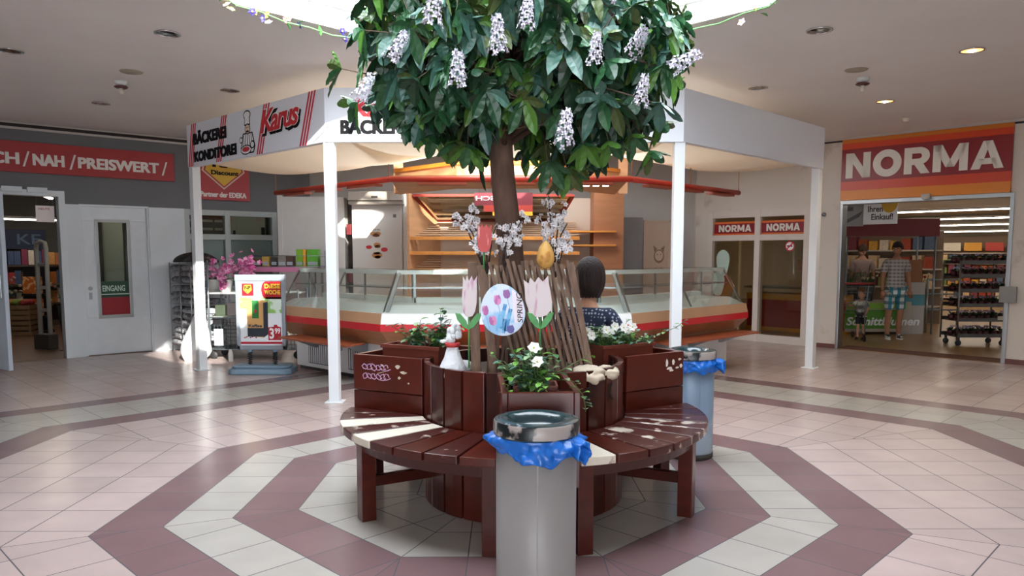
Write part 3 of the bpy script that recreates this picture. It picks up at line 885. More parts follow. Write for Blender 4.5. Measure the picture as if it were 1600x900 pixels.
def oval(rx, rz, k=.10, n=36, dx=0, dz=0): return [(dx + rx * math.cos(2 * PI * i / n) * (1 - k * math.sin(2 * PI * i / n)), dz + rz * math.sin(2 * PI * i / n)) for i in range(n)]
o = MB().plate(oval(.123, .145), 0, .014, 0, X).to('board', M('pale blue print', '#cfe0f3', .35, h2='#8fc3ea', scale=7, cover=.55), egg, .003)
mb = MB()
for x, z, w, h, mi in ((-.02, .06, .040, .058, 0), (.035, .085, .040, .052, 1), (-.095, .012, .036, .058, 0), (-.062, -.05, .044, .056, 0), (.028, -.112, .042, .048, 2)):
    mb.plate([(x + w / 2 * a, z + h / 2 * b) for a, b in ((0, -1), (.7, -.75), (1, -.1), (.85, .6), (.55, 1), (.25, .75), (0, 1), (-.25, .75), (-.55, 1), (-.85, .6), (-1, -.1), (-.7, -.75))], -.0022, -.0004, mi, X)
    if z > -.1: mb.bar(X @ Vector((x, -.0006, z - h / 2)), X @ Vector((x + .01, -.0006, max(-.13, z - h / 2 - .09))), .004, .001, 3)
for x0, z0, x1, z1, w in ((-.03, -.10, .02, .03, .02), (.0, -.12, .045, .0, .022), (-.05, -.11, -.02, -.02, .014), (-.015, -.128, .005, -.05, .02)):
    mb.bar(X @ Vector((x0, -.0003, z0)), X @ Vector((x1, -.0003, z1)), w, .001, 4)
mb.plate([(.055, -.085), (.10, -.07), (.118, .0), (.105, .07), (.066, .105), (.06, .02)], -.0005, 0, 5, X)
mb.to('tulip_picture', [M('magenta print', '#b3559f', .4, h2='#d884bd', scale=18, cover=.5), M('violet print', '#8d4c9c', .4), M('indigo print', '#4c4a9a', .4), M('stem print', '#7fb0d8', .4), M('blue leaf print', '#2b87c8', .4, h2='#66b6e6', scale=12, cover=.5), M('lilac white print', '#eee6f2', .4)], egg)
Y = X @ rot(y=-PI / 2 + .10, t=(.102, 0, -.085))
o = letters(MB(), 'SPRING', 0, .165, 0, .03, -.0022, 0, .001, 0, .15, X=Y).to('lettering', M('black print', '#0e0f13', .7, spec=.2), egg)
eg = thing('hanging_egg', 'large yellow ochre egg hung on the trellis edge', 'ornament', (.187, 4.22, 1.497))
MB().lathe([(.0, -.075), (.022, -.071), (.040, -.055), (.05, -.025), (.047, .008), (.036, .042), (.02, .066), (.008, .078), (0, .08)], 22).to('shell', M('ochre egg', '#d9a95c', .5, h2='#b87f38', scale=6, cover=.62), eg)
MB().tube([(0, 0, .079), (.005, .02, .12), (0, .03, .15)], .002, 5).to('string', M('string', '#c8bda6', .8), eg)

# ---------------------------------------------------------------- blossom twigs
PET = [M('white blossom', '#e6e3e4', .6), M('blossom heart', '#8d7f86', .7), M('dark twig', '#3a2c26', .8)]
def twig(label, base, ends, n, seed, pink=False):
    q = random.Random(seed)
    t = thing('blossom_twig', label, 'flowers', base, 0, None)
    st, fl = MB(), MB()
    B = Vector(base)
    for e in ends:
        e = Vector(e) - B
        mid = e * .55 + Vector((0, 0, .03))
        st.tube([(0, 0, -.05), mid, e], [.006, .004, .003], 5)
        for k in range(n):
            f = .5 + .5 * (k + .5) / n
            p = mid.lerp(e, (f - .5) * 2) + Vector((q.gauss(0, .02), q.gauss(0, .02), q.gauss(0, .018)))
            for j in range(5):
                c = p + rdir(q) * .012
                nn = rdir(q, -.3, 1) + Vector((0, -.6, 0)); nn.normalize()
                u = nn.orthogonal().normalized(); w = nn.cross(u)
                for g in range(5):
                    a = g * 2 * PI / 5
                    d = u * math.cos(a) + w * math.sin(a); ee = d.cross(nn)
                    fl.add([c, c + d * .008 + ee * .007 + nn * .003, c + d * .017 + nn * .005, c + d * .008 - ee * .007 + nn * .003], [(0, 1, 2, 3)], 0)
                fl.ell(c + nn * .002, (.0035, .0035, .0035), 5, 1)
    st.to('twig', PET[2], t); fl.to('blossoms', PET, t)
twig('white blossom twig spreading to the upper left of the trellis', (-.16, 4.38, 1.46), ((-.33, 4.42, 1.72), (-.24, 4.4, 1.77), (-.22, 4.36, 1.67), (-.28, 4.38, 1.70)), 7, 1)
twig('white blossom twig below the small red tulip', (-.14, 4.30, 1.44), ((-.24, 4.3, 1.58), (-.15, 4.28, 1.60), (-.09, 4.3, 1.66), (-.19, 4.3, 1.54)), 5, 2)
twig('white blossom twig standing in front of the tree trunk', (-.06, 4.28, 1.42), ((.0, 4.32, 1.68), (.07, 4.34, 1.72), (-.01, 4.3, 1.63), (.05, 4.33, 1.60), (-.04, 4.29, 1.55)), 6, 3)
twig('tall white blossom twig behind the hanging yellow egg', (.235, 4.36, 1.46), ((.21, 4.4, 1.84), (.29, 4.42, 1.76), (.32, 4.4, 1.68), (.24, 4.4, 1.72), (.16, 4.38, 1.70)), 6, 4)
twig('white blossom twig right of the hanging yellow egg', (.25, 4.34, 1.42), ((.33, 4.36, 1.58), (.29, 4.34, 1.54), (.19, 4.38, 1.62)), 6, 6)

# ---------------------------------------------------------------- white hen, stones
hen = thing('hen_figure', 'white fluffy hen figure with a red band at the rim of the round planter', 'ornament', (-.345, 4.36, .775), .3)
WF_ = M('white fluff', '#e8ecf0', .9, var=.06, scale=40, bump=1.)
mb = MB().lathe([(0, 0), (.075, 0), (.085, .03), (.075, .08), (.05, .13), (.036, .18), (.03, .2), (0, .21)], 22)
mb.ell((.07, .02, .07), (.06, .045, .04), 12)
mb.to('body', WF_, hen)
q = random.Random(12); mb = MB()
for i in range(26):
    d = rdir(q, -.3, 1)
    mb.ell((.01 + d.x * .032, d.y * .03, .265 + d.z * .05), (.016, .016, .018), 7)
mb.ell((-.012, 0, .235), (.03, .028, .035), 10)
mb.ell((-.055, 0, .225), (.022, .012, .012), 8)
mb.to('crest', WF_, hen)
mb = MB().lathe([(.034, .190), (.044, .196), (.044, .212), (.034, .218)], 18); mb.ell((-.035, -.02, .208), (.015, .012, .012), 7)
o = mb.to('neck_band', M('red ribbon', '#c4393c', .6), hen); o['label'] = 'red neck band'
STM = M('cream crumpled paper', '#d3c6b0', .8, var=.1, scale=7, bump=.4)
q = random.Random(21)
for i, (x, y, r, lb) in enumerate(((.43, 4.26, .085, 'large cream rumpled stone at the right of the trellis foot'), (.53, 4.36, .075, 'cream rumpled stone nearest the right planter box'), (.33, 4.2, .06, 'cream rumpled stone at the front right rim of the round planter'),
                               (-.19, 4.235, .055, 'cream rumpled stone between the two left trellis posts'))):
    mb = MB()
    o_ = Vector((i * 7.3, 2, 5))
    def rock(u, v, r=r, o_=o_):
        a, b = 2 * PI * u, PI * v
        d = Vector((math.sin(b) * math.cos(a), math.sin(b) * math.sin(a), math.cos(b)))
        return tuple(d * r * (1 + .35 * noise.noise(d * 1.6 + o_) - .22 * abs(noise.noise(d * 3.2 + o_))))
    mb.grid(rock, 32, 18)
    mb.v = [(a * 1.25, b, c * .62) for a, b, c in mb.v]
    tag(mb.to('cream_stone', STM, None, 0, (x, y, .775 + r * .5)), lb, 'stone')

# ---------------------------------------------------------------- planting
IVY = [M('ivy green', '#3d6b3c', .4, var=.25, scale=20), M('variegated ivy', '#8fae85', .45, var=.2, scale=25), M('bright ivy', '#6aa03f', .45, var=.2, scale=20), M('blue green ivy', '#4d7a6a', .4, var=.2, scale=20)]
WP = M('white petunia', '#f0efe9', .6)
def clump(name, label, loc, spread, h, n, seed, size, flowers=0, trail=(), mats=IVY, lean=.0, cat='plant', tall=()):
    q = random.Random(seed)
    t = thing(name, label, cat, loc)
    lf, st, fl = MB(), MB(), MB()
    ends = [(q.gauss(0, spread[0]), q.gauss(0, spread[1]), h * q.uniform(.35, 1)) for _ in range(n)] + list(tall)
    for e in ends:
        b = Vector((q.uniform(-.5, .5) * spread[0], q.uniform(-.5, .5) * spread[1], 0)); e = Vector(e)
        mid = b.lerp(e, .5) + Vector((0, 0, .02))
        st.tube([b, mid, e], [.004, .003, .002], 4)
        for k in range(7):
            f = .25 + .75 * k / 6
            p = (b.lerp(mid, f * 2) if f < .5 else mid.lerp(e, f * 2 - 1)) 
            d = rdir(q, -.2, .7)
            leaf(lf, p, d, (0, 0, 1), size * q.uniform(.7, 1.2), size * .62, q.choices(range(4), (4, 2, 3, 2))[0], .3)
    for path in trail:
        path = [Vector(p) for p in path]
        st.tube(path, .0025, 4)
        for i in range(len(path) - 1):
            for k in range(5):
                p = path[i].lerp(path[i + 1], k / 5)
                leaf(lf, p, rdir(q, -.3, .6), (0, 0, 1), size * q.uniform(.6, 1), size * .6, q.choices(range(4), (3, 3, 3, 1))[0], .3)
    st.to('stems', M('green stem', '#5b6b3c', .7), t)
    lf.to('foliage', mats, t)
    for i in range(flowers):
        p = Vector((q.gauss(0, spread[0] * .9), -abs(q.gauss(.02, spread[1])), h * q.uniform(.55, 1.05)))
        fb = MB(); nn = Vector((q.uniform(-.5, .5), -1, q.uniform(.2, .8))).normalized(); u = nn.orthogonal().normalized(); w = nn.cross(u)
        for g in range(6):
            a = g * PI / 3; d = u * math.cos(a) + w * math.sin(a); ee = d.cross(nn)
            fb.add([p, p + d * .02 + ee * .015 + nn * .008, p + d * .034 + nn * .004, p + d * .02 - ee * .015 + nn * .008], [(0, 1, 2, 3)], 0)
        fb.ell(p + nn * .003, (.005, .005, .005), 6, 1)
        fb.to('flower', [WP, M('flower heart', '#c9c46a', .6)], t)
    return t
clump('ivy_plant', 'green and cream ivy plant trailing over the small front planter box', (.10, 3.64, .80), (.085, .06), .25, 60, 31, .052, 2,
      trail=(((.1, -.02, .1), (.19, -.1, .10), (.235, -.16, .04), (.245, -.17, -.03)), ((-.05, -.05, .1), (-.12, -.1, .08), (-.13, -.12, .02)), ((.02, -.05, .1), (.04, -.15, .10), (.06, -.19, .07))))
MB().box(-.075, .075, -.06, .06, 0, .008).box(-.09, .09, -.072, -.062, 0, .115).box(-.09, .09, .062, .072, 0, .115).box(-.09, -.08, -.062, .062, 0, .115).box(.08, .09, -.062, .062, 0, .115)
o = MB().box(-.11, .11, -.08, -.07, .0, .10).box(-.11, .11, .07, .08, .0, .10).box(-.11, -.10, -.07, .07, .0, .10).box(.10, .11, -.07, .07, .0, .10).box(-.10, .10, -.07, .07, .0, .07, 1).to('plant_trough', [M('terracotta plastic', '#7d4438', .5, var=.1), SOIL], None, .003, (.115, 3.72, .762))
tag(o, 'small terracotta trough holding the ivy in the front planter box', 'plant trough')
def trough(label, x, y, ang, l):
    mb = MB()
    w, h, k = .17, .15, .012
    mb.box(-l / 2, l / 2, -w / 2, -w / 2 + k, 0, h); mb.box(-l / 2, l / 2, w / 2 - k, w / 2, 0, h); mb.box(-l / 2, -l / 2 + k, -w / 2, w / 2, 0, h); mb.box(l / 2 - k, l / 2, -w / 2, w / 2, 0, h)
    mb.box(-l / 2 - .01, l / 2 + .01, -w / 2 - .012, -w / 2, h - .025, h); mb.box(-l / 2 - .01, l / 2 + .01, w / 2, w / 2 + .012, h - .025, h)
    mb.box(-l / 2 + k, l / 2 - k, -w / 2 + k, w / 2 - k, 0, h - .03, 1)
    o = mb.to('plant_trough', [M('brown plastic', '#6f3528', .45, var=.1), SOIL], None, .003, (x, y, .762), ang)
    tag(o, label, 'plant trough')
aL, aR = ARMS[2], ARMS[1]
pL = CB + Vector((math.cos(aL), math.sin(aL), 0)) * .76
pR = CB + Vector((math.cos(aR), math.sin(aR), 0)) * .78
trough('long brown plastic trough set in the graffitied planter box', pL.x - .02, pL.y - .08, aL + PI, .44)
trough('long brown plastic trough set in the planter box with white flowers', pR.x + .0, pR.y - .08, aR, .44)
clump('leafy_plant', 'bushy green plant in the trough left of the hen figure', (pL.x + .14, pL.y - .13, .88), (.06, .05), .17, 30, 41, .062, 0, tall=((.02, 0, .26), (.07, 0, .2), (-.0, .02, .27)))
clump('leafy_plant', 'upright sprig of dark glossy leaves in the graffitied planter box', (pL.x - .03, pL.y - .06, .88), (.04, .03), .17, 14, 42, .06, 0, tall=((-.16, 0, .15), (-.1, .0, .17), (.03, 0, .19)))
clump('petunia_plant', 'white flowering plant beside the seated woman', (pR.x - .15, pR.y - .16, .87), (.07, .05), .16, 32, 43, .05, 7)
clump('petunia_plant', 'fresh green plant with white flowers left of the white canopy pole', (pR.x - .0, pR.y - .10, .87), (.08, .05), .15, 34, 44, .05, 5, tall=((.04, 0, .2),))
clump('ivy_plant', 'light green ivy trailing out past the white canopy pole', (pR.x + .17, pR.y - .0, .87), (.05, .04), .09, 10, 45, .045, 0, trail=(((.02, 0, .05), (.12, -.02, .1), (.22, -.02, .14), (.28, -.02, .19)), ((0, -.03, .06), (-.08, -.05, .1), (-.05, -.06, .12))))

# ---------------------------------------------------------------- bakery stand: canopy on four poles
def W(mb, name, mats, parent, bevel=0):
    """link world-space shapes under an unrotated thing"""
    o = parent
    off = Vector((0, 0, 0))
    while o is not None:
        off += o.location; o = o.parent
    mb.v = [tuple(Vector(v) - off) for v in mb.v]
    return mb.to(name, mats, parent, bevel)
PW = M('white gloss paint', '#e3e8ea', .4)
PO = [Vector((-4.045, 9.765, 0)), Vector((-1.806, 7.614, 0)), Vector((1.655, 7.614, 0)), Vector((3.955, 9.93, 0))]
can = thing('bakery_canopy', 'white bakery stand canopy with lettered fascia boards on four white poles', 'canopy', (-.07, 9.0, 0))
RED, BLK, WHT = M('signal red print', '#c4202c', .45), M('black print', '#0e0f13', .7, spec=.2), M('white print', '#eef0f0', .5)
Z0, Z1 = 2.60, 3.12
for i, p in enumerate(PO):
    a = (-.76, 0, 0, .79)[i]
    mb = MB().box(-.052, .052, -.052, .052, 0, Z0 + .02, 0, rot(z=a, t=p))
    mb.box(-.09, .09, -.09, .09, 0, .012, 0, rot(z=a, t=p))
    for x in (-.07, .07): mb.cyl(x, -.07, .012, .022, .012, 8, 0, X=rot(z=a, t=p))
    W(mb, 'pole', PW, can, .004)
fas = []
for i in range(3):
    a, b = PO[i], PO[i + 1]
    d = b - a; an = math.atan2(d.y, d.x)
    mb = MB().box(-.03, d.length + .03, -.07, -.04, Z0, Z1, 0, rot(z=an, t=a))
    mb.box(-.02, d.length + .02, -.04, .0, Z0, Z0 + .04, 0, rot(z=an, t=a)); mb.box(-.02, d.length + .02, -.04, 0, Z1 - .04, Z1, 0, rot(z=an, t=a))
    fas.append((W(mb, 'fascia_board', M('white fascia board', '#e4e9f0', .35), can, .003), rot(z=an, t=a)))
f0, X0 = fas[0]
for sb, st in ((.0, .12), (.77, .95), (1.76, 1.95), (2.66, 2.86)):
    mb = MB()
    for k in range(3):
        o = k * .052
        mb.plate([(sb + o, Z0), (sb + o + .026, Z0), (st + o + .026, Z1), (st + o, Z1)], -.0735, -.0705, 0, X0)
    o = W(mb, 'red_stripes', RED, f0); o['label'] = 'slanting red triple stripe'
mb = letters(MB(), 'BÄCKEREI', .165, 1.065, 2.855, 3.025, -.074, 0, .003, .01, X=X0, fat=.011)
o = W(mb, 'lettering', BLK, f0); o['label'] = 'black BÄCKEREI lettering'
mb = letters(MB(), 'KONDITOREI', .175, 1.305, 2.645, 2.775, -.074, 0, .003, .01, X=X0, fat=.011)
o = W(mb, 'lettering', BLK, f0); o['label'] = 'black KONDITOREI lettering'
mb = MB()
LX = X0 @ rot(y=-.03, t=(0, 0, .07))
letters(mb, 'Karus', 1.985, 2.80, 2.635, 2.905, -.074, 0, .003, .075, .32, .9, X=LX)
letters(mb, 'Karus', 1.96, 2.775, 2.67, 2.935, -.0775, 1, .003, .06, .32, .9, X=LX)
letters(mb, 'Karus', 1.97, 2.765, 2.68, 2.925, -.081, 2, .003, .025, .32, .9, X=LX)
o = W(mb, 'name_logo', [BLK, WHT, RED], f0); o['label'] = 'red script name with black shadow'
mb = MB()
def disc(cx, cz, rx, rz, n=18): return [(cx + rx * math.cos(2 * PI * i / n), cz + rz * math.sin(2 * PI * i / n)) for i in range(n)]
E0 = -.0715
def lay(poly, k, mi): mb.plate(poly, E0 - .0012 * (k + 1), E0 - .0012 * k, mi, X0)
lay(disc(1.565, 3.055, .085, .052), 0, 0); lay([(1.50, 2.94), (1.63, 2.94), (1.625, 3.05), (1.505, 3.05)], 0, 0)
lay(disc(1.565, 3.055, .07, .038), 1, 1); lay([(1.515, 2.955), (1.615, 2.955), (1.61, 3.05), (1.52, 3.05)], 1, 1)
lay(disc(1.575, 2.90, .062, .06), 2, 0); lay(disc(1.575, 2.90, .05, .048), 3, 3)
lay(disc(1.555, 2.915, .007, .009, 8), 4, 0); lay(disc(1.595, 2.915, .007, .009, 8), 4, 0)
lay([(1.54, 2.875), (1.575, 2.888), (1.61, 2.875), (1.60, 2.863), (1.55, 2.863)], 4, 0)
lay([(1.40, 2.70), (1.46, 2.86), (1.68, 2.86), (1.74, 2.70), (1.70, 2.63), (1.44, 2.63)], 0, 0)
lay([(1.42, 2.705), (1.475, 2.845), (1.665, 2.845), (1.72, 2.705), (1.685, 2.645), (1.455, 2.645)], 1, 1)
for k in range(5): lay([(1.44 + k * .058, 2.70), (1.452 + k * .058, 2.70), (1.484 + k * .042, 2.84), (1.476 + k * .042, 2.84)], 2, 0)
lay(disc(1.53, 2.675, .125, .055), 3, 0); lay(disc(1.53, 2.675, .11, .043), 4, 1); lay(disc(1.53, 2.68, .085, .028), 5, 2); lay(disc(1.68, 2.72, .05, .045), 3, 0); lay(disc(1.68, 2.72, .035, .03), 4, 1)
lay(disc(1.42, 2.79, .04, .035), 3, 0); lay(disc(1.42, 2.79, .028, .024), 4, 1)
o = W(mb, 'baker_emblem', [BLK, WHT, RED, M('skin tone print', '#e9cdb5', .5)], f0); o['label'] = 'baker emblem with tall hat and bowl'
f1, X1 = fas[1]
mb = letters(MB(), 'BÄCKEREI', .125, .84, 2.675, 2.84, -.074, 0, .003, .01, X=X1, fat=.008)
o = W(mb, 'lettering', BLK, f1); o['label'] = 'black BÄCKEREI lettering'
mb = letters(MB(), 'KONDITOREI', .92, 1.80, 2.675, 2.80, -.074, 0, .003, .01, X=X1, fat=.008)
o = W(mb, 'lettering', BLK, f1); o['label'] = 'black KONDITOREI lettering'
mb = letters(MB(), 'Karus', .22, .85, 2.84, 3.02, -.074, 0, .003, .03, .3, .9, X=X1)
W(mb, 'name_logo', RED, f1)
# sagging cloth sails inside the canopy
def cloth_mat():
    m = M('cream sail cloth', '#e8d8c2', .9)
    n, l = m.node_tree.nodes, m.node_tree.links
    tr = n.new('ShaderNodeBsdfTranslucent'); tr.inputs[0].default_value = lin('#e8d6bd')
    mx = n.new('ShaderNodeMixShader'); mx.inputs[0].default_value = .5
    l.new(n['Principled BSDF'].outputs[0], mx.inputs[1]); l.new(tr.outputs[0], mx.inputs[2]); l.new(mx.outputs[0], n['Material Output'].inputs[0])
    return m
SAIL = cloth_mat()
def sail(label, a, b, c, d, sag):
    a, b, c, d = (Vector(p) for p in (a, b, c, d))
    def fn(u, v):
        p = a.lerp(b, u).lerp(d.lerp(c, u), v)
        k = 1 - (2 * v - 1) ** 2
        e = 1 - (2 * u - 1) ** 4
        return p - Vector((0, 0, sag * k * (.55 + .45 * e) + .012 * math.sin(u * 19) * k))
    o = MB().grid(fn, 24, 16).to('cloth_sail', SAIL)
    tag(o, label, 'sail', None)
sail('cream cloth sail sagging behind the left fascia with the baker emblem', (-3.95, 9.80, 2.68), (-1.80, 7.72, 2.68), (-.55, 9.25, 2.74), (-2.75, 11.25, 2.74), .15)
sail('cream cloth sail sagging behind the front fascia of the bakery canopy', (-1.70, 7.70, 2.68), (1.58, 7.70, 2.68), (1.35, 9.2, 2.76), (-1.45, 9.2, 2.80), .17)
sail('cream cloth sail sagging behind the blank right fascia', (1.68, 7.72, 2.68), (3.86, 9.95, 2.68), (2.75, 11.25, 2.72), (.6, 9.25, 2.80), .09)

# ---------------------------------------------------------------- three-sided display counter
EL, CL, CR, ER = Vector((-2.85, 9.93, 0)), Vector((-1.33, 8.56, 0)), Vector((1.20, 8.56, 0)), Vector((2.95, 10.31, 0))
def nrm(a, b):
    d = (b - a).normalized(); return Vector((d.y, -d.x, 0))
NL, NF, NR = nrm(EL, CL), Vector((0, -1, 0)), nrm(CR, ER)
def offp(k, o):
    if k == 0: return EL + NL * o
    if k == 3: return ER + NR * o
    n1, n2, c = (NL, NF, CL) if k == 1 else (NF, NR, CR)
    return c + (n1 + n2) * (o / (1 + n1.dot(n2)))
def slab(mb, k, z0, o0, z1, o1, mi=0, t0=0., t1=1.):
    """piece of side k between offsets o=(inner, outer) at heights z0 and z1; t0..t1 is the stretch along it"""
    vs = []
    for z, (i, o) in ((z0, o0), (z1, o1)):
        for q in (i, o):
            a, b = offp(k, q), offp(k + 1, q)
            vs += [a.lerp(b, t0) + Vector((0, 0, z)), a.lerp(b, t1) + Vector((0, 0, z))]
    mb.add(vs, [(0, 1, 3, 2), (4, 6, 7, 5), (2, 3, 7, 6), (1, 0, 4, 5), (0, 2, 6, 4), (3, 1, 5, 7)], mi)
CW, CT = M('counter white', '#e9ebeb', .35), M('tan laminate', '#b98f6d', .35, var=.06, scale=3)
CB_, CRD = M('brown wood laminate', '#a97854', .35, var=.12, scale=5, stretch=(1, 1, 4)), M('glossy red trim', '#c8242e', .25)
STL, CG = M('brushed steel', '#a9adb0', .3, 1.), glass_mat('counter glass', '#f8fcfa', .09)
DK = M('dark plinth', '#3a3633', .6)
for k, lb in enumerate(('left wing of the glass bakery counter with a vented white base', 'middle run of the glass bakery counter behind the planter', 'right wing of the glass bakery counter near the shop windows')):
    t = thing('display_counter', lb, 'counter', (offp(k, -.2) + offp(k + 1, -.2)) / 2)
    mb = MB(); slab(mb, k, .05, (-.55, 0), .47, (-.55, 0)); W(mb, 'base', CW, t, .004)
    mb = MB(); slab(mb, k, 0, (-.5, -.05), .05, (-.5, -.05)); W(mb, 'plinth', DK, t)
    mb = MB(); slab(mb, k, .47, (-.55, .10), .655, (-.55, .295)); W(mb, 'front_panel', CB_, t)
    mb = MB(); slab(mb, k, .655, (-.55, .305), .735, (-.55, .305)); o = W(mb, 'trim_band', CRD, t); o['label'] = 'red trim band'
    mb = MB(); slab(mb, k, .735, (-.55, .30), .85, (-.55, .27)); W(mb, 'upper_band', CT if k != 1 else CW, t)  # middle band white: strong light painted in; the wings stay tan
    mb = MB(); slab(mb, k, .85, (-.40, .24), .93, (-.40, .02)); slab(mb, k, .85, (-.55, -.40), .99, (-.55, -.40)); W(mb, 'display_deck', CW, t)
    mb = MB(); slab(mb, k, .852, (.236, .242), 1.325, (-.056, -.05), 0, .006, .994); W(mb, 'front_glass', CG, t)
    mb = MB(); slab(mb, k, 1.325, (-.42, -.045), 1.332, (-.42, -.045)); W(mb, 'top_glass', CG, t)
    mb = MB(); slab(mb, k, 1.12, (-.40, -.02), 1.127, (-.40, -.02)); slab(mb, k, 1.116, (-.02, -.012), 1.131, (-.02, -.012), 1); W(mb, 'glass_shelf', [CG, STL], t)
    mb = MB(); slab(mb, k, 1.275, (-.17, -.06), 1.322, (-.17, -.06)); W(mb, 'lamp_housing', WHITE, t)
    mb = MB()
    for f in (.004, .5, .985):
        slab(mb, k, .86, (.20, .215), 1.31, (-.085, -.07), 0, f, f + .012)
        slab(mb, k, .93, (-.42, -.40), 1.325, (-.42, -.40), 0, f, f + .012)
    W(mb, 'support', STL, t)
    mb = MB()
    t0, t1 = ((.17, .80), (.10, .92), (.22, .985))[k]
    slab(mb, k, .465, (.14, .50), .488, (.14, .50), 0, t0, t1)
    for f in (.1, .5, .9):
        g = t0 + (t1 - t0) * f
        slab(mb, k, .32, (0, .04), .465, (0, .42), 1, g, g + .015)
    W(mb, 'bag_ledge', [M('red brown ledge', '#a4593a', .4, var=.1), STL], t, .003)
    if k == 0:
        for t0 in (.14, .56):
            mb = MB()
            slab(mb, k, .10, (0, .006), .36, (0, .006), 1, t0, t0 + .30)
            for i in range(13): slab(mb, k, .11, (.004, .012), .35, (.004, .012), 0, t0 + .01 + i * .022, t0 + .02 + i * .022)
            W(mb, 'vent_grille', [CW, M('vent shadow', '#55585a', .7)], t)

# ---------------------------------------------------------------- red lamp rail and wooden cornice over the counter
RP = [Vector(p) for p in ((-3.46, 11.2, 2.40), (-1.48, 9.2, 2.40), (1.44, 9.2, 2.40), (3.32, 11.2, 2.40))]
rail = thing('lamp_rail', 'angular red tubular lamp rail hanging over the bakery counter', 'rail', (-.03, 9.2, 2.40))
mb = MB()
for i in range(3): mb.tube([RP[i], RP[i + 1]], .035, 10)
for p in RP: mb.ell(p, (.036, .036, .036), 10)
W(mb, 'tube', M('red lacquer', '#c23a2c', .35), rail)
for i in range(3):
    d = RP[i + 1] - RP[i]
    for f0, f1 in ((.12, .32), (.42, .60), (.70, .92)):
        mb = MB().bar(RP[i] + d * f0 + Vector((0, .03, -.05)), RP[i] + d * f1 + Vector((0, .03, -.05)), .12, .03)
        W(mb, 'underboard', M('red brown board', '#9c4a34', .5), rail)
for p in (RP[0], RP[1], RP[2], RP[3], (RP[0] + RP[1]) / 2, (RP[2] + RP[3]) / 2): W(MB().tube([p, (p.x, p.y, CEIL)], .006, 6), 'hanger_rod', M('orange brown rod', '#b0764e', .5), rail)
ORW, TAN = M('orange wood edge', '#d98d35', .4, var=.1), M('honey wood veneer', '#c4946a', .5, var=.1, scale=3, stretch=(1, 1, 5))
cor = thing('wooden_cornice', 'honey coloured wooden cornice above the red lamp rail', 'cornice', (-.075, 11.2, 2.5))
KP = [Vector(p) for p in ((-1.80, 11.83, 0), (-.78, 10.8, 0), (.63, 10.8, 0), (1.65, 11.83, 0))]
for i in range(3):
    d = KP[i + 1] - KP[i]; X = rot(z=math.atan2(d.y, d.x), t=KP[i])
    p = W(MB().box(0, d.length, 0, .03, 2.45, 2.76, 0, X), 'wood_panel', TAN, cor)
    W(MB().box(-.01, d.length + .01, -.02, .05, 2.76, 2.815, 0, X), 'orange_strip', ORW, cor)
W(MB().prism([(-1.48, 9.23), (1.44, 9.23), (1.6, 11.9), (.63, 10.84), (-.78, 10.84), (-1.75, 11.9)], 2.43, 2.45), 'soffit', TAN, cor)
for x in (-1.76, 1.72): W(MB().box(x - .07, x + .07, 11.84, 11.92, 2.44, CEIL), 'wooden_post', TAN, cor)
for i, x in enumerate((1.0, 1.13, 1.26, -1.25, -1.05)):
    tag(MB().lathe([(.0, -.014), (.04, -.014), (.046, 0), (0, 0)], 16).to('soffit_lamp', M('small lit lamp', '#fff2d8', .4, emit=9 if i < 3 else 1.5), None, 0, (x, 10.3 if i < 3 else 9.5, 2.43)),
        ('small lit lamp in the cornice soffit at the right, nearest the trunk', 'middle of the three lit lamps in the cornice soffit', 'small lit lamp in the cornice soffit nearest the wooden column', 'round lamp in the cornice soffit nearest the cold room', 'round lamp in the cornice soffit left of the tilted mirror')[i], 'lamp')

# ---------------------------------------------------------------- bakery back shelves
sh = thing('bakery_shelf', 'honey wood bread shelf niche with slatted shelves and a tilted mirror', 'shelf', (0, 12.2, 0))
W(MB().prism([(-1.64, 11.85), (-1.60, 11.85), (-1.20, 12.75), (-1.24, 12.78)], 0, 2.44), 'side_panel', TAN, sh)
W(MB().box(-1.24, 1.32, 12.76, 12.79, 0, 2.44), 'back_panel', M('pale beige panel', '#c9b7a3', .6), sh)
W(MB().box(1.31, 1.79, 12.2, 12.76, 0, 2.52), 'column', M('brown wood column', '#a9714a', .5, var=.1, scale=3, stretch=(1, 1, 6)), sh)
for z in (1.77, 1.54, 1.27):
    s_ = W(MB().prism([(-1.60, 11.86), (1.06, 11.86), (1.06, 11.90), (-1.585, 11.90)], z - .045, z + .01), 'shelf_board', ORW, sh, .004)
    mb = MB()
    for i in range(8):
        y = 11.93 + i * .1
        zt = z + (.0 if z == 1.54 else (y - 11.9) * .36); mb.box(-1.60 + (y - 11.85) * .445, 1.06, y, y + .06, zt - .012, zt + .004)
    W(mb, 'slats', M('pale slat wood', '#cdb08c', .55, var=.1), s_)
for z in (1.88, 1.66): W(MB().box(.80, 1.66, 12.1, 12.72, z - .03, z), 'shelf_board', ORW, sh, .004)
TM = [Vector(p) for p in ((-1.55, 11.95, 2.42), (.95, 11.95, 2.42), (.75, 12.7, 2.04), (-1.27, 12.7, 2.04))]
mb = MB().add(TM, [(0, 1, 2, 3)])
mr = W(mb, 'tilted_mirror', M('mirror', '#cfcac0', .04, 1.), sh)
mb = MB()
for i in range(4): mb.bar(TM[i] + Vector((0, -.01, 0)), TM[(i + 1) % 4] + Vector((0, -.01, 0)), .06, .04)
o = W(mb, 'mirror_frame', M('dull red frame', '#a63a2b', .5), sh); o['label'] = 'red mirror frame'
rs = thing('reflected_sign', 'dark red board painted as the mirrored wall sign, behind the tree trunk', 'sign', (-.2, 11.8, 2.15))  # solid board in place of the wall sign's reflection in the mirror
mb = MB().box(-.58, .32, 11.8, 11.82, 2.26, 2.45, 0).box(-.44, .32, 11.8, 11.82, 2.16, 2.26, 1).box(-.3, .32, 11.795, 11.815, 2.10, 2.16, 2)
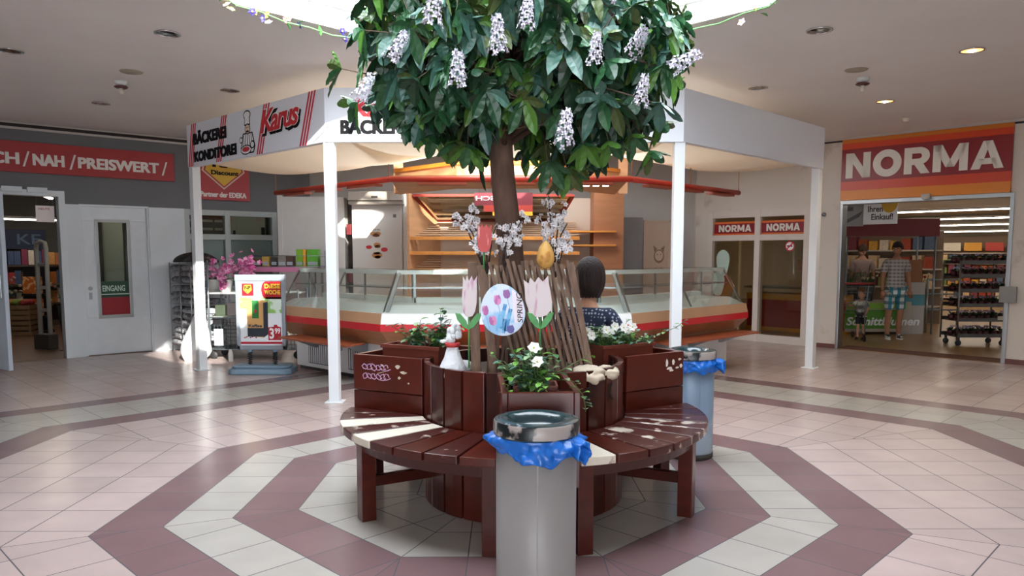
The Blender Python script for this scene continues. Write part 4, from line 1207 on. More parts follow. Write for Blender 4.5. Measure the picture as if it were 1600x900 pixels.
b_ = W(mb, 'board', [M('wine red board', '#6a1a24', .5), M('red board', '#9c2f20', .5), M('yellow board', '#dba02f', .5)], rs)
W(letters(MB(), 'FRISCH', -.85 + .29, -.05, 2.33, 2.40, 11.798, 0, .002, .02, mirror=True), 'lettering', M('dull white', '#cdbdb8', .6), rs)
mb = MB()
for x in (-.5, .25): mb.tube([(x, 11.81, 2.44), (x, 11.81, 2.99)], .004, 6)
W(mb, 'hook', STL, rs)

# ---------------------------------------------------------------- cold room door, partition and boards behind the counter
pt = tag(MB().box(-3.75, -2.96, 12.2, 12.24, 0, 2.42).box(-3.75, -3.68, 12.18, 12.26, 0, 2.44).to('partition_panel', M('pale grey laminate', '#c6c4c0', .5, var=.03)), 'pale grey partition panel left of the cold room door', 'panel')
cr_ = thing('cold_cabinet', 'white cold room front with bread stickers on its door', 'cold cabinet', (-2.2, 12.4, 0))
CD = M('white cold room steel', '#d9d8d3', .35)
W(MB().box(-2.95, -2.72, 12.36, 12.8, 0, 2.42).box(-1.77, -1.68, 12.38, 12.8, 0, 2.5).box(-2.60, -1.77, 12.41, 12.8, 0, .1).box(-2.72, -2.60, 12.6, 12.8, 0, 2.42, 1).box(-2.6, -1.77, 12.5, 12.8, .1, 2.42), 'carcass', [CD, M('dark slot', '#4c4340', .7)], cr_, .004)
dr = W(MB().box(-2.60, -1.78, 12.37, 12.41, .1, 2.30), 'door', CD, cr_, .006)
for z in (1.82, 1.05): W(MB().box(-2.685, -2.61, 12.34, 12.40, z, z + .17), 'hinge', M('dark red hinge', '#6f2227', .4), dr, .004)
W(MB().box(-1.93, -1.88, 12.362, 12.37, 2.10, 2.15), 'badge', M('grey badge', '#6d6a66', .5), dr)
mb = MB()
for x, z, rx, rz, mi in ((-2.26, 1.84, .05, .03, 0), (-2.18, 1.84, .05, .03, 0), (-2.21, 1.81, .06, .025, 1), (-2.20, 1.66, .055, .035, 0), (-2.19, 1.63, .05, .025, 1), (-2.20, 1.49, .085, .05, 0), (-2.19, 1.46, .05, .025, 1), (-2.20, 1.53, .06, .03, 3),
                         (-2.33, 1.62, .05, .03, 2), (-2.08, 1.58, .055, .035, 2)):
    mb.plate(disc(x, z, rx, rz, 14), 12.366, 12.3695, mi)
mb2 = letters(MB(), 'TOP MIX', -2.27, -2.14, 1.885, 1.915, 12.366, 0, .001, 0)
W(mb2, 'lettering', BLK, dr)
o = W(mb, 'bread_sticker', [M('bread crust print', '#c08a55', .5), M('brown crust print', '#7d4a2c', .5), RED, M('flour print', '#e5dccd', .5), BLK], dr)
hd = W(MB().prism([(-2.62, 12.16), (-1.74, 12.16), (-1.74, 12.41), (-2.62, 12.41)], 2.36, 2.50).box(-2.62, -1.74, 12.2, 12.41, 2.30, 2.36), 'vent_hood', M('beige grey hood', '#a39b90', .5), cr_, .01)
W(MB().box(-2.24, -2.14, 12.15, 12.16, 2.40, 2.43), 'slot', DK, hd)
struct(MB().box(1.90, 2.27, 13.2, 13.25, 0, 2.14).to('door_3', M('slate grey board', '#8b8c8e', .5, var=.05)))
d4 = MB().box(2.29, 2.72, 13.22, 13.27, 0, 2.06).box(2.72, 2.76, 13.2, 13.28, 0, 2.09).box(2.29, 2.76, 13.2, 13.28, 2.06, 2.09).to('door_4', M('beige board', '#c0ab97', .6))
struct(d4)
mb = MB()
mb.plate(disc(2.56, 1.47, .09, .12), 13.216, 13.22, 0); mb.plate(disc(2.56, 1.48, .07, .09), 13.214, 13.216, 1)
mb.plate([(2.48, 1.54), (2.46, 1.66), (2.53, 1.60)], 13.214, 13.22, 0); mb.plate([(2.64, 1.54), (2.66, 1.66), (2.59, 1.60)], 13.214, 13.22, 0)
for x in (2.53, 2.59): mb.plate(disc(x, 1.50, .01, .014, 8), 13.212, 13.214, 0)
mb.to('drawn_face', [M('brown drawing', '#8d6f60', .7), M('pale drawing', '#c8b4a1', .7)], d4)

# ---------------------------------------------------------------- signs on the walls
LX = rot(z=LA, t=LW)
sg = thing('wall_sign', 'long red shop sign with white words on the dark grey wall', 'sign', LW + Vector((0, 0, 2.63)), LA)
MB().box(-4.2, .31, -.05, 0, 0, .42).to('board', M('matt red sign', '#9d2d2f', .5, var=.04), sg, .004)
SW_ = M('white sign letters', '#dcd6d0', .5)
for s, a, b in (('FRISCH', -2.52, -1.735), ('NAH', -1.58, -1.19), ('PREISWERT', -1.02, .085)):
    letters(MB(), s, a, b, .105, .265, -.05, 0, .006, .01, fat=.008).to('lettering', SW_, sg)
for a in (-1.70, -1.13, .12):
    MB().plate([(a, .08), (a + .025, .08), (a + .09, .29), (a + .065, .29)], -.056, -.05).to('slash', SW_, sg)
sg = thing('wall_sign', 'square red discount sign with a yellow lozenge behind the left canopy end', 'sign', LW + Vector((0, 0, 2.38)), LA)
MB().box(.66, 1.51, -.04, 0, 0, .80).to('board', M('crimson sign', '#a62a30', .5, var=.04), sg, .004)
mb = MB().plate([(1.08, .17), (1.43, .46), (1.36, .76), (.80, .76), (.73, .46)], -.046, -.04, 0).plate([(1.08, .20), (1.40, .465), (1.335, .735), (.825, .735), (.76, .465)], -.05, -.046, 1).plate([(1.08, .225), (1.375, .47), (1.315, .715), (.845, .715), (.785, .47)], -.054, -.05, 2)
mb.to('lozenge', [M('pale outline', '#d9b9a8', .5), M('crimson sign', '#a62a30'), M('yellow sign', '#dcae2f', .5)], sg)
mb = letters(MB(), 'Discount', .875, 1.325, .40, .475, -.054, 0, .003, .01, fat=.004)
letters(mb, 'NP', .90, 1.22, .52, .66, -.054, 0, .003, .01, fat=.015); mb.plate(disc(1.27, .545, .026, .026), -.057, -.054, 1)
mb.to('logo_lettering', [BLK, RED], sg)
letters(MB(), 'Partner der EDEKA', .70, 1.45, .045, .13, -.04, 0, .003, .01, fat=.004).to('lettering', SW_, sg)

nm = thing('shop_sign', 'large red and orange striped NORMA sign over the shop entrance', 'sign', RW + Vector((0, 0, 2.34)), RA)
mb = MB()
for z0, z1, mi in ((.0, .15, 0), (.15, .285, 1), (.285, .78, 2), (.78, .87, 1), (.87, .93, 3)): mb.box(-.04, 2.24, -.06, 0, z0, z1, mi)
mb.to('board', [M('amber sign band', '#d97f1a', .3), M('orange red sign band', '#cb3d18', .3), M('deep red sign band', '#87131f', .3), M('ochre sign band', '#c4701c', .3)], nm)
heavy(MB(), 'NORMA', .03, 2.15, .335, .715, -.06, 0, .01).to('lettering', M('ivory sign letters', '#e3ded2', .4), nm)
for i, (a, b, lb) in enumerate(((-2.31, -1.50, 'small NORMA banner in the shop window nearer the counter'), (-1.40, -.63, 'small NORMA banner above the no smoking sticker'))):
    bn = thing('window_banner', lb, 'sign', RW + Vector((0, 0, 1.84)), RA, None)
    mb = MB().box(a, b, .03, .036, .0, .03, 1).box(a, b, .03, .036, .03, .20, 0).box(a, b, .03, .036, .20, .235, 1)
    mb.to('banner', [M('deep red sign band', '#87131f'), M('orange banner edge', '#dd6a24', .5)], bn)
    heavy(MB(), 'NORMA', a + .09, b - .09, .058, .178, .03, 0, .003).to('lettering', M('ivory sign letters', '#e3ded2'), bn)
ns = thing('no_smoking_sticker', 'round red no smoking sticker on the shop window', 'sticker', RW + Vector((math.cos(RA) * -.89, math.sin(RA) * -.89, 1.64)), RA)
mb = MB().plate(disc(0, 0, .085, .085, 24), .044, .047, 0).plate(disc(0, 0, .066, .066, 24), .042, .044, 1)
mb.plate([(-.05, -.01), (.045, -.01), (.045, .012), (-.05, .012)], .040, .042, 2)
mb.plate([(-.055, -.04), (-.04, -.055), (.055, .04), (.04, .055)], .038, .040, 0)
mb.to('disc', [RED, WHT, BLK], ns)
MG = M('mint film', '#b9cfc0', .6)
for i, (s, z, w, h) in enumerate(((-2.13, 1.35, .125, .26), (-2.22, .98, .13, .24))):
    pl_ = [(w * math.cos(a) * (1 + .12 * math.sin(3 * a)), h * math.sin(a) * (1 + .1 * math.cos(2 * a))) for a in (2 * PI * k / 20 for k in range(20))]
    o = MB().plate(pl_, .040, .046).to('egg_sticker', MG, None, 0, onR(s, 0, z), RA)
    tag(o, ('pale mint egg cut-out high in the shop window', 'pale mint cut-out low in the shop window by the counter end')[i], 'sticker')
tag(MB().lathe([(0, 0), (.03, 0), (.03, .03), (.02, .04), (0, .04)], 14, 0, rot(x=PI / 2)).to('wall_button', M('dark grey cap', '#6d6a68', .5), None, 0, onR(-.31, 0, 2.14), RA), 'small dark round cap on the wall beside the shop entrance', 'button')
tag(MB().box(-.10, .10, -.06, -.001, -.11, .11).box(-.085, .085, -.066, -.06, -.095, .095).to('push_plate', M('brushed grey steel', '#8b8882', .4, .7), None, .004, onR(2.29, -.03, .955), RA), 'square steel push plate box at the right jamb of the shop entrance', 'switch')
tag(MB().box(-.06, .06, -.07, 0, -.035, .03).ell((0, -.05, -.035), (.05, .03, .02), 10).to('door_sensor', M('grey sensor', '#b5b0a8', .4), None, .003, onR(1.2, -.03, 2.345), RA), 'small grey door sensor under the large shop sign', 'sensor')

# ---------------------------------------------------------------- swivelling pavement sign
ps = thing('pavement_sign', 'grey framed poster stand on a blue grey base with a coffee advert', 'sign', (-3.17, 9.52, 0))
SB = M('blue grey plastic', '#7f98ab', .45, var=.04)
MB().prism([(-.40, -.13), (-.34, -.19), (.34, -.19), (.40, -.13), (.40, .15), (.34, .2), (-.34, .2), (-.40, .15)], 0, .075).prism([(-.36, -.10), (-.30, -.15), (.30, -.15), (.36, -.10), (.36, .12), (.3, .16), (-.3, .16), (-.36, .12)], .075, .11).to('base', SB, ps, .02)
for x in (-.16, .16):
    mb = MB()
    mb.tube([(x + .028 * math.cos(i * .9), .028 * math.sin(i * .9), .11 + i * .0042) for i in range(40)], .006, 5)
    mb.cyl(x, 0, .27, .31, .03, 12, 1); mb.cyl(x, 0, .105, .27, .016, 10)
    mb.to('spring', [M('black spring', '#23262a', .5), SB], ps)
FRM = M('silver grey frame', '#9aa4ad', .4, .3)
MB().box(-.31, -.265, -.03, .03, .30, 1.24).box(.265, .31, -.03, .03, .30, 1.24).box(-.31, .31, -.03, .03, .30, .355).box(-.315, .315, -.034, .034, 1.17, 1.25).to('frame', FRM, ps, .006)
PX = lambda u, v: (-.265 + u * .53, .355 + v * .815)
mb = MB().box(-.265, .265, -.012, .012, .355, 1.17, 0)
def rectp(u0, u1, v0, v1, y, mi): 
    (a, b), (c, d) = PX(u0, v0), PX(u1, v1); mb.plate([(a, b), (c, b), (c, d), (a, d)], y - .001, y, mi)
rectp(0, 1, .50, .75, -.012, 1); rectp(.0, 1, .02, .055, -.012, 2)
rectp(.06, .34, .77, .96, -.012, 2)
mb.plate([PX(.2, .80), PX(.30, .86), PX(.28, .94), PX(.12, .94), PX(.10, .86)], -.014, -.013, 3)
rectp(.62, 1.0, .72, .99, -.012, 2); mb.plate([PX(.62 + .10 * math.cos(a), .86 + .13 * math.sin(a)) for a in (PI / 2 + PI * k / 8 for k in range(9))], -.0135, -.012, 2)
# coffee pack
mb.plate([PX(.17, .14), PX(.55, .12), PX(.66, .17), PX(.67, .68), PX(.56, .70), PX(.16, .70)], -.014, -.013, 4)
mb.plate([PX(.55, .12), PX(.66, .17), PX(.67, .68), PX(.56, .66)], -.015, -.014, 5)
rectp(.17, .555, .135, .27, -.014, 5); rectp(.29, .45, .42, .70, -.014, 6)
mb.plate(disc(*PX(.37, .53), .016, .022, 12), -.016, -.015, 2)
mb.plate([PX(.66, .08), PX(.97, .08), PX(.97, .28), PX(.88, .30), PX(.88, .32), PX(.80, .32), PX(.80, .29), PX(.66, .28)], -.014, -.012, 2)
for k in range(7): mb.plate(disc(*PX(.10 + k * .045, .12 + .012 * (k % 3)), .012, .008, 8), -.0135, -.012, 2)
ps_m = [M('poster white', '#e9eef2', .4), M('poster meadow green', '#8fc46a', .4, h2='#dfeee0', scale=6, cover=.5), M('poster red', '#b5202e', .4), M('poster yellow', '#f0c93c', .4), M('kraft tan print', '#d9a96c', .4), M('dark pack print', '#2c3640', .4), M('pack green print', '#2f7a3f', .4)]
po = mb.to('poster', ps_m, ps)
def pt_(s, u0, u1, v0, v1, m, y=-.015, mir=0):
    (a, b), (c, d) = PX(u0, v0), PX(u1, v1)
    return letters(MB(), s, a, c, b, d, y, 0, .001, .03).to('lettering', m, po)
pt_('NP', .13, .28, .865, .925, BLK); pt_('DIESE', .60, .98, .885, .955, ps_m[3]); pt_('WOCHE', .60, .98, .79, .86, ps_m[3]); pt_('3', .69, .80, .10, .27, WHT); pt_('99', .82, .95, .18, .27, WHT)
pt_('Kaffee', .20, .52, .28, .33, ps_m[5], -.0155)

# ---------------------------------------------------------------- ceiling fittings
def downlight(x, y, lit, label):
    t = thing('downlight', label, 'ceiling light', (x, y, CEIL))
    MB().lathe([(.098, 0), (.105, -.003), (.103, -.009), (.092, -.010), (.088, -.004)], 32).to('rim', M('chrome', '#d6d8d8', .12, 1.), t)
    if lit:
        MB().lathe([(.088, -.004), (.07, -.007), (.04, -.008), (.035, -.008)], 32).to('reflector', M('lit reflector', '#ffb56a', .3, emit=2.2), t)
        MB().lathe([(.038, -.008), (.03, -.014), (0, -.016)], 20).to('bulb', M('lit bulb', '#fff3dc', .3, emit=30), t)
        l = bpy.data.lights.new('downlight_lamp', 'SPOT'); l.energy = 60; l.color = (1, .82, .6); l.spot_size = 2.0; l.spot_blend = .8; l.shadow_soft_size = .05
        lo = bpy.data.objects.new('downlight_lamp', l); lo.location = (x, y, CEIL - .03); col.objects.link(lo)
    else:
        mb = MB().lathe([(.088, -.004), (.05, -.0065), (0, -.0075)], 32)
        mb.to('reflector', M('mirror disc with painted reflections', '#4f4d48', .12, 1., h2='#c9c6bd', scale=16, cover=.56), t)  # colour noise paints bright and dark reflections into the disc
for a in ((-4.47, 6.93, 0, 'unlit round ceiling downlight nearest the red shop sign at the picture edge'), (-2.83, 6.40, 0, 'unlit round ceiling downlight nearest the left side of the skylight'), (-3.12, 8.56, 0, 'unlit round ceiling downlight just above the fascia with the baker'),
          (-4.93, 9.27, 0, 'unlit round ceiling downlight nearest the dark grey wall'), (2.49, 6.31, 0, 'unlit round ceiling downlight nearest the right side of the skylight'), (2.68, 8.43, 0, 'unlit round ceiling downlight above the blank right fascia'),
          (4.09, 6.91, 1, 'lit warm ceiling downlight farther from the shop sign'), (4.42, 9.155, 1, 'lit warm ceiling downlight closest to the large shop sign')): downlight(*a)
def sprinkler(x, y, label):
    t = thing('sprinkler', label, 'sprinkler', (x, y, CEIL))
    MB().lathe([(0, 0), (.062, 0), (.058, -.03), (.035, -.045), (0, -.045)], 20).to('housing', WHITE, t)
    MB().lathe([(0, -.045), (.055, -.05), (.07, -.06), (.055, -.072), (0, -.072)], 20).to('collar', M('dark red collar', '#5c2a28', .4), t)
    MB().lathe([(0, -.072), (.024, -.075), (.02, -.13), (.008, -.14), (0, -.14)], 14).to('nozzle', M('cream nozzle', '#d9d2c4', .5), t)
sprinkler(-4.10, 8.12, 'dark collared sprinkler on the ceiling above the red sign'); sprinkler(3.613, 7.98, 'dark collared sprinkler on the ceiling near the lit downlights')
for x, y, lb in ((-3.785, 7.71, 'flat beige round cover plate on the ceiling beside the left sprinkler'), (3.387, 7.63, 'flat beige round cover plate on the ceiling beside the right sprinkler')):
    tag(MB().lathe([(0, -.008), (.10, -.008), (.11, 0), (0, 0)], 28).to('cover_plate', M('beige cover', '#a39a86', .6), None, 0, (x, y, CEIL)), lb, 'cover plate')
tag(MB().lathe([(0, -.05), (.03, -.045), (.045, -.02), (.05, 0), (0, 0)], 18).to('smoke_detector', M('cream nozzle', '#d9d2c4'), None, 0, (5.25, 10.28, CEIL)), 'small white smoke detector on the ceiling over the large shop sign', 'smoke detector')
gar = thing('flower_garland', 'thin garland of small coloured artificial flowers along the skylight edge', 'garland', (C.x, C.y, CEIL))
q = random.Random(17); vine, fl = MB(), MB()
GC = [M('garland red', '#c4283a', .5), M('garland yellow', '#e8d25a', .5), M('garland violet', '#4d4596', .5), M('garland pink', '#e3a0a8', .5), M('garland leaf', '#5f9a55', .5), M('garland white', '#e9e6e0', .5)]
for k in range(8):
    a, b = Vector(octa(SK - .03, 0, k)) - C, Vector(octa(SK - .03, 0, k + 1)) - C
    pts = [a.lerp(b, i / 8) + Vector((0, 0, -.02 - .05 * math.sin(PI * i / 8) + .015 * (i % 2))) for i in range(9)]
    vine.tube(pts, .005, 5)
    for i in range(14):
        p = a.lerp(b, q.random()) + Vector((q.gauss(0, .02), q.gauss(0, .02), -.04 + q.gauss(0, .03)))
        mi = q.choice((0, 1, 2, 3, 4, 4, 4, 5, 1))
        if mi == 4: leaf(fl, p, rdir(q, -.8, .2), (0, 0, 1), .07, .035, 4)
        else:
            nn = rdir(q); u = nn.orthogonal().normalized(); w = nn.cross(u)
            for g in range(5):
                e = g * 2 * PI / 5; d = u * math.cos(e) + w * math.sin(e); ee = d.cross(nn)
                fl.add([p, p + d * .018 + ee * .014 + nn * .006, p + d * .034 + nn * .004, p + d * .018 - ee * .014 + nn * .006], [(0, 1, 2, 3)], mi)
            fl.ell(p, (.008, .008, .008), 6, 1)
vine.to('vine', GC[4], gar)
o = fl.to('blossoms', GC, gar); o['kind'] = 'stuff'

# ---------------------------------------------------------------- newspapers, flowers and offers by the left wall
NEWS = [M('newsprint', '#8f9194', .8, h2='#4c4f54', scale=26, cover=.55), M('newsprint pale', '#a9acb0', .8, h2='#64676d', scale=22, cover=.6)]
rk = thing('newspaper_rack', 'wire newspaper rack full of grey papers beside the white service door', 'rack', onL(.40, -.62), LA)
mb = MB()
for x in (-.26, .30):
    for y in (-.45, 0, .45): mb.tube([(x, y, 0), (x, y, 1.38)], .009, 6)
for z in (.10, .42, .74, 1.06, 1.36):
    for x in (-.26, .30): mb.tube([(x, -.45, z), (x, .45, z)], .005, 5)
    for y in (-.45, 0, .45): mb.tube([(-.26, y, z), (.30, y, z)], .005, 5)
mb.to('wire_frame', STL, rk)
for z in (.10, .42, .74, 1.06):
    mb = MB()
    for i in range(8): mb.tube([(-.25, -.44 + i * .125, z), (.29, -.44 + i * .125, z)], .003, 4)
    mb.to('wire_shelf', STL, rk)
q = random.Random(3)
base = None
for r_ in range(4):
    for c_ in range(2):
        for k in range(3):
            mb = MB()
            pts = [(.27, .0), (.275, .03), (.27, .07), (-.20, .075), (-.25, .055), (-.26, .035), (-.24, .01)]
            mb.prism([(x, z) for x, z in pts], -.19, .19, 0)
            mb.v = [(x, z_, y * 1.2) for x, y, z_ in mb.v]
            mb.f = [f[::-1] for f in mb.f]
            y = -.225 + c_ * .45
            o = mb.to('newspaper', NEWS[(r_ + c_ + k) % 2], None, .006)
            p = Vector(onL(.40 + q.uniform(-.02, .01), -.62 + y, .112 + r_ * .32 + k * .092)); o.location = p; o.rotation_euler.z = LA + q.uniform(-.05, .05)
            tag(o, 'folded grey newspaper in the wire rack beside the white service door', 'newspaper', 'newspapers in the wire rack')
q = random.Random(8)
mb = MB()
def heap(u, v):
    a = 2 * PI * u; b = PI / 2 * v
    r = 1 + .13 * math.sin(3 * a + 1) + .08 * math.sin(7 * a) * math.cos(b)
    return (.30 * r * math.cos(a) * math.cos(b), .47 * r * math.sin(a) * math.cos(b), .13 * math.sin(b) * (1 + .2 * math.sin(5 * a)))
mb.grid(heap, 36, 8)
tag(mb.to('dark_cover', M('dark patterned cloth', '#2b2527', .7, h2='#8c5f52', scale=8, cover=.66, bump=.5), None, 0, onL(.40, -.62, 1.385), LA), 'dark patterned cloth bundle lying on top of the newspaper rack', 'cloth')
mb = MB()
def sack(u, v):
    a = 2 * PI * u
    r = (.20 - .16 * v ** 2.2) * (1 + .10 * math.sin(4 * a + 5 * v) + .05 * math.sin(9 * a - 7 * v)) * (.6 + .4 * min(1, v * 6))
    return (r * math.cos(a) + .10 * v, r * .8 * math.sin(a), .72 * v)
mb.grid(sack, 40, 16)
tag(mb.to('plastic_sack', M('white plastic film', '#dfe3e4', .35, bump=.4, scale=6, var=.04), None, 0, (-4.50, 10.62, 0)), 'white plastic sack slumped beside the left canopy pole', 'sack')

tr_ = thing('flower_trolley', 'grey wire trolley with shelves of potted flowers behind the poster stand', 'trolley', (-3.72, 11.02, 0))
GT = M('galvanised tube', '#8b969c', .35, .7)
mb = MB()
for x in (-.62, .66):
    for y in (-.24, .24): mb.tube([(x, y, .12), (x, y, 1.42 if x < 0 else 1.0)], .016, 8)
for z in (.14, .60):
    for y in (-.24, .24): mb.tube([(-.62, y, z), (.66, y, z)], .011, 6)
    for x in (-.62, .66): mb.tube([(x, -.24, z), (x, .24, z)], .011, 6)
mb.to('tube_frame', GT, tr_)
mb = MB()
for i in range(26):
    x = -.60 + i * .05
    for y in (-.24, .24): mb.tube([(x, y, .14), (x, y, .50)], .0035, 4)
for k in range(7):
    for y in (-.24, .24): mb.tube([(-.62, y, .16 + k * .055), (.66, y, .16 + k * .055)], .0035, 4)
mb.box(-.61, .65, -.23, .23, .13, .145)
mb.to('wire_basket', M('dull wire', '#6f7a80', .45, .6), tr_)
for z in (.60, .95): MB().box(-.61, .65, -.235, .235, z - .012, z + .012).to('shelf', M('pale grey shelf', '#b4bab8', .5), tr_, .003)
for x in (-.58, .62):
    for y in (-.2, .2):
        MB().lathe([(0, -.014), (.05, -.014), (.056, 0), (.05, .014), (0, .014)], 18, 0, rot(x=PI / 2, t=(x, y, .056))).box(x - .01, x + .01, y - .022, y + .022, .05, .13).to('caster', M('dark rubber', '#2c2d2f', .6), tr_)
MB().box(-.55, -.42, -.26, -.25, .20, .44).to('info_plate', M('pale card', '#a9b4bc', .5), tr_)
PK = [M('hot pink orchid', '#e062ab', .5, h2='#f3b5d6', scale=20, cover=.5), M('white ceramic pot', '#e9eae7', .3), M('orchid leaf', '#4a6b3a', .5)]
for i, (x, y, w, lb) in enumerate(((-.42, -.10, .55, 'white pot with hot pink flowers on the trolley, nearest its front'), (-.12, -.05, .3, 'white pot with a small pink flower next to the poster stand'), (-.62, -.02, 0., 'white pot beside the left canopy pole on the flower trolley'))):
    t = thing('potted_flower', lb, 'potted plant', (-3.72 + x, 11.02 + y, .962))
    MB().lathe([(0, 0), (.07, 0), (.10, .17), (.108, .18), (.098, .18), (.09, .15), (0, .15)], 22).to('pot', PK[1], t)
    q = random.Random(50 + i); m1, m2 = MB(), MB()
    for k in range(12): leaf(m2, (q.gauss(0, .02), q.gauss(0, .02), .15), rdir(q, .2, .9), (0, 0, 1), .16, .05, 0, .4)
    m2.to('leaves', PK[2], t)
    if w:
        for k in range(120):
            p = Vector((q.gauss(0, .11 * w * 2), q.gauss(-.02, .05), .20 + abs(q.gauss(.12, .12)))) if q.random() < .75 else Vector((q.gauss(.0, .03), -.10, q.uniform(.06, .2)))
            nn = (rdir(q) + Vector((0, -.8, .2))).normalized(); u = nn.orthogonal().normalized(); v = nn.cross(u)
            for g in range(5):
                e = g * 2 * PI / 5; d = u * math.cos(e) + v * math.sin(e); ee = d.cross(nn)
                m1.add([p, p + d * .02 + ee * .017 + nn * .006, p + d * .04 + nn * .004, p + d * .02 - ee * .017 + nn * .006], [(0, 1, 2, 3)])
        m1.to('flowers', PK[0], t)
q = random.Random(14)
for i in range(7):
    x = -.5 + i * .17
    o = MB().box(-.07, .07, -.10, .10, 0, .16 + .03 * (i % 3)).to('goods_box', M('goods ' + str(i), ('#3f4a3a', '#2f2b2c', '#57504a', '#a8a29a', '#3b3f47', '#4b3a34', '#2c3a30')[i], .5), None, .006, (-3.72 + x, 10.98, .613))
    tag(o, 'dark packet on the middle shelf of the flower trolley', 'packet', 'packets on the middle shelf of the flower trolley')
bt = MB().lathe([(0, 0), (.03, 0), (.032, .01), (.032, .11), (.026, .14), (.02, .145), (.02, .17), (0, .17)], 16).to('small_bottle', M('white plastic bottle', '#dcdfdc', .4), None, 0, (-3.96, 10.55, 0))
tag(bt, 'small white bottle standing on the floor in front of the flower trolley', 'bottle')
of = thing('offer_shelf', 'grey metal offer shelf above the poster stand carrying boxes', 'shelf', (-3.45, 11.72, 0))
mb = MB()
for x in (-.55, .36):
    for y in (-.18, .18): mb.tube([(x, y, 0), (x, y, 1.30)], .014, 6)
for y in (-.2, .2): mb.tube([(-.56, y, 1.48), (.62, y, 1.48)], .006, 5); mb.tube([(-.56, y, 1.32), (.62, y, 1.32)], .006, 5)
for x in (.60,): mb.box(x, x + .04, -.2, .2, 1.29, 1.56)
mb.to('tube_frame', GT, of)
MB().box(-.56, .62, -.2, .2, 1.285, 1.31).box(-.56, .62, -.215, -.2, 1.24, 1.31, 1).to('shelf', [M('pale grey shelf', '#b4bab8'), M('pink price strip', '#cf7fa8', .5)], of)
for i, (x, w, h, c, lb) in enumerate(((-.46, .13, .13, '#6b4a33', 'brown packet at the left end of the offer shelf'), (-.32, .11, .16, '#c2a14e', 'ochre packet on the offer shelf'), (-.19, .10, .15, '#3a3434', 'dark packet on the offer shelf beside the pale one'),
                                      (-.07, .12, .18, '#8d8680', 'pale grey packet on the offer shelf'), (.05, .11, .17, '#5b3f36', 'brown packet next to the green cartons'), (.20, .10, .27, '#7fb32c', 'bright green carton at the left of the green cartons'), (.275, .045, .27, '#e0a32e', 'narrow amber carton between the green cartons'), (.40, .17, .27, '#5fae33', 'wide bright green carton at the right of the green cartons'))):
    mb = MB().box(-w / 2, w / 2, -.07, .07, 0, h, 0).box(-w / 2 + .012, w / 2 - .012, -.074, -.07, .03, .08, 1)
    tag(mb.to('carton' if i > 4 else 'packet', [M('carton ' + c, c, .45, var=.1, scale=20), M('pale card', '#a9b4bc')], None, .004, (-3.45 + x, 11.66, 1.31)), lb, 'carton' if i > 4 else 'packet')

# ---------------------------------------------------------------- inside the left shop
def inL(s, y, z=0): return onL(s, y, z)
gt = thing('security_gate', 'pale anti-theft gate inside the left shop doorway', 'security gate', inL(-1.27, 1.45), math.radians(-18))
GP = M('gate plastic', '#b9b7ac', .45)
mb = MB(); mb.tube([(-.10, 0, .12), (-.10, 0, 1.6), (-.08, 0, 1.68), (.0, 0, 1.70), (.08, 0, 1.68), (.10, 0, 1.6), (.10, 0, .12)], .035, 10)
for z in (.62, .98, 1.34): mb.box(-.08, .08, -.02, .02, z - .025, z + .025)
mb.to('frame', GP, gt)
MB().box(-.155, .155, -.09, .09, 0, .24).to('base', M('dark gate base', '#4a4744', .5), gt, .01)
tag(MB().tube([(0, 0, 0), (0, 0, .95)], .022, 10).lathe([(0, 0), (.07, 0), (.07, .015), (0, .02)], 16).to('steel_post', STL, None, 0, inL(-1.11, 1.0)), 'slim steel post beside the anti-theft gate', 'post')
ms = thing('magazine_stand', 'black floor stand showing two orange magazine covers in the left shop', 'stand', inL(-.92, 4.3), math.radians(8))
BK = M('black stand', '#1d1b1c', .5)
MB().box(-.24, .24, -.1, .22, 0, .06).box(-.22, .22, .1, .16, .06, 1.28).box(-.21, .21, -.08, .1, .30, .34).box(-.21, .21, -.02, .1, .72, .76).to('body', BK, ms, .006)
q = random.Random(6)
for z, lb in ((.345, 'lower orange magazine on the black stand'), (.765, 'upper orange magazine on the black stand')):
    p = Vector(inL(-.92, 4.3)) + Vector((.0, -.02, z))
    tag(MB().box(-.17, .17, -.012, .012, 0, .32).to('magazine', M('orange magazine cover', '#cf6a2e', .4, h2='#efc58b', scale=12, cover=.55), None, 0, p, math.radians(8)), lb, 'magazine')
WD = M('crate wood', '#8a6a4c', .7, var=.15)
for i, (z, lb) in enumerate(((0, 'wooden slat crate on the shop floor, lowest of the pile'), (.29, 'wooden slat crate on top of the pile, full of fruit'))):
    t = thing('wooden_crate', lb, 'crate', Vector(inL(-1.25, 4.2)) + Vector((0, 0, z)), math.radians(10))
    mb = MB()
    for k in range(3):
        for y in (-.2, .2): mb.box(-.33, .33, y - .008, y + .008, .015 + k * .095, .085 + k * .095)
        for x in (-.33, .33): mb.box(x - .008, x + .008, -.2, .2, .015 + k * .095, .085 + k * .095)
    mb.box(-.33, .33, -.2, .2, 0, .015)
    mb.to('slats', WD, t)
    mb = MB()
    for x in (-.315, .315):
        for y in (-.185, .185): mb.box(x - .015, x + .015, y - .015, y + .015, 0, .285)
    mb.to('corner_post', WD, t)
q = random.Random(44)
FC = ('#b8432f', '#c97b2d', '#7d9a3a', '#a83a3a')
for i in range(16):
    p = Vector(inL(-1.25, 4.2)) + Vector((-.24 + (i % 4) * .16, -.12 + (i // 4) * .08, .62))
    tag(MB().ell((0, 0, 0), (.062, .062, .055), 12).to('fruit', M('fruit ' + FC[i % 4], FC[i % 4], .4), None, 0, p), 'round fruit heaped in the top wooden crate', 'fruit', 'fruit in the wooden crate')
KB = thing('shop_board', 'dark blue board with pale letters high at the back of the left shop', 'sign', inL(-.62, 6.85, 1.62), LA)
MB().box(-.60, .40, -.04, 0, 0, .42).to('board', M('navy board', '#1d2f57', .5), KB)
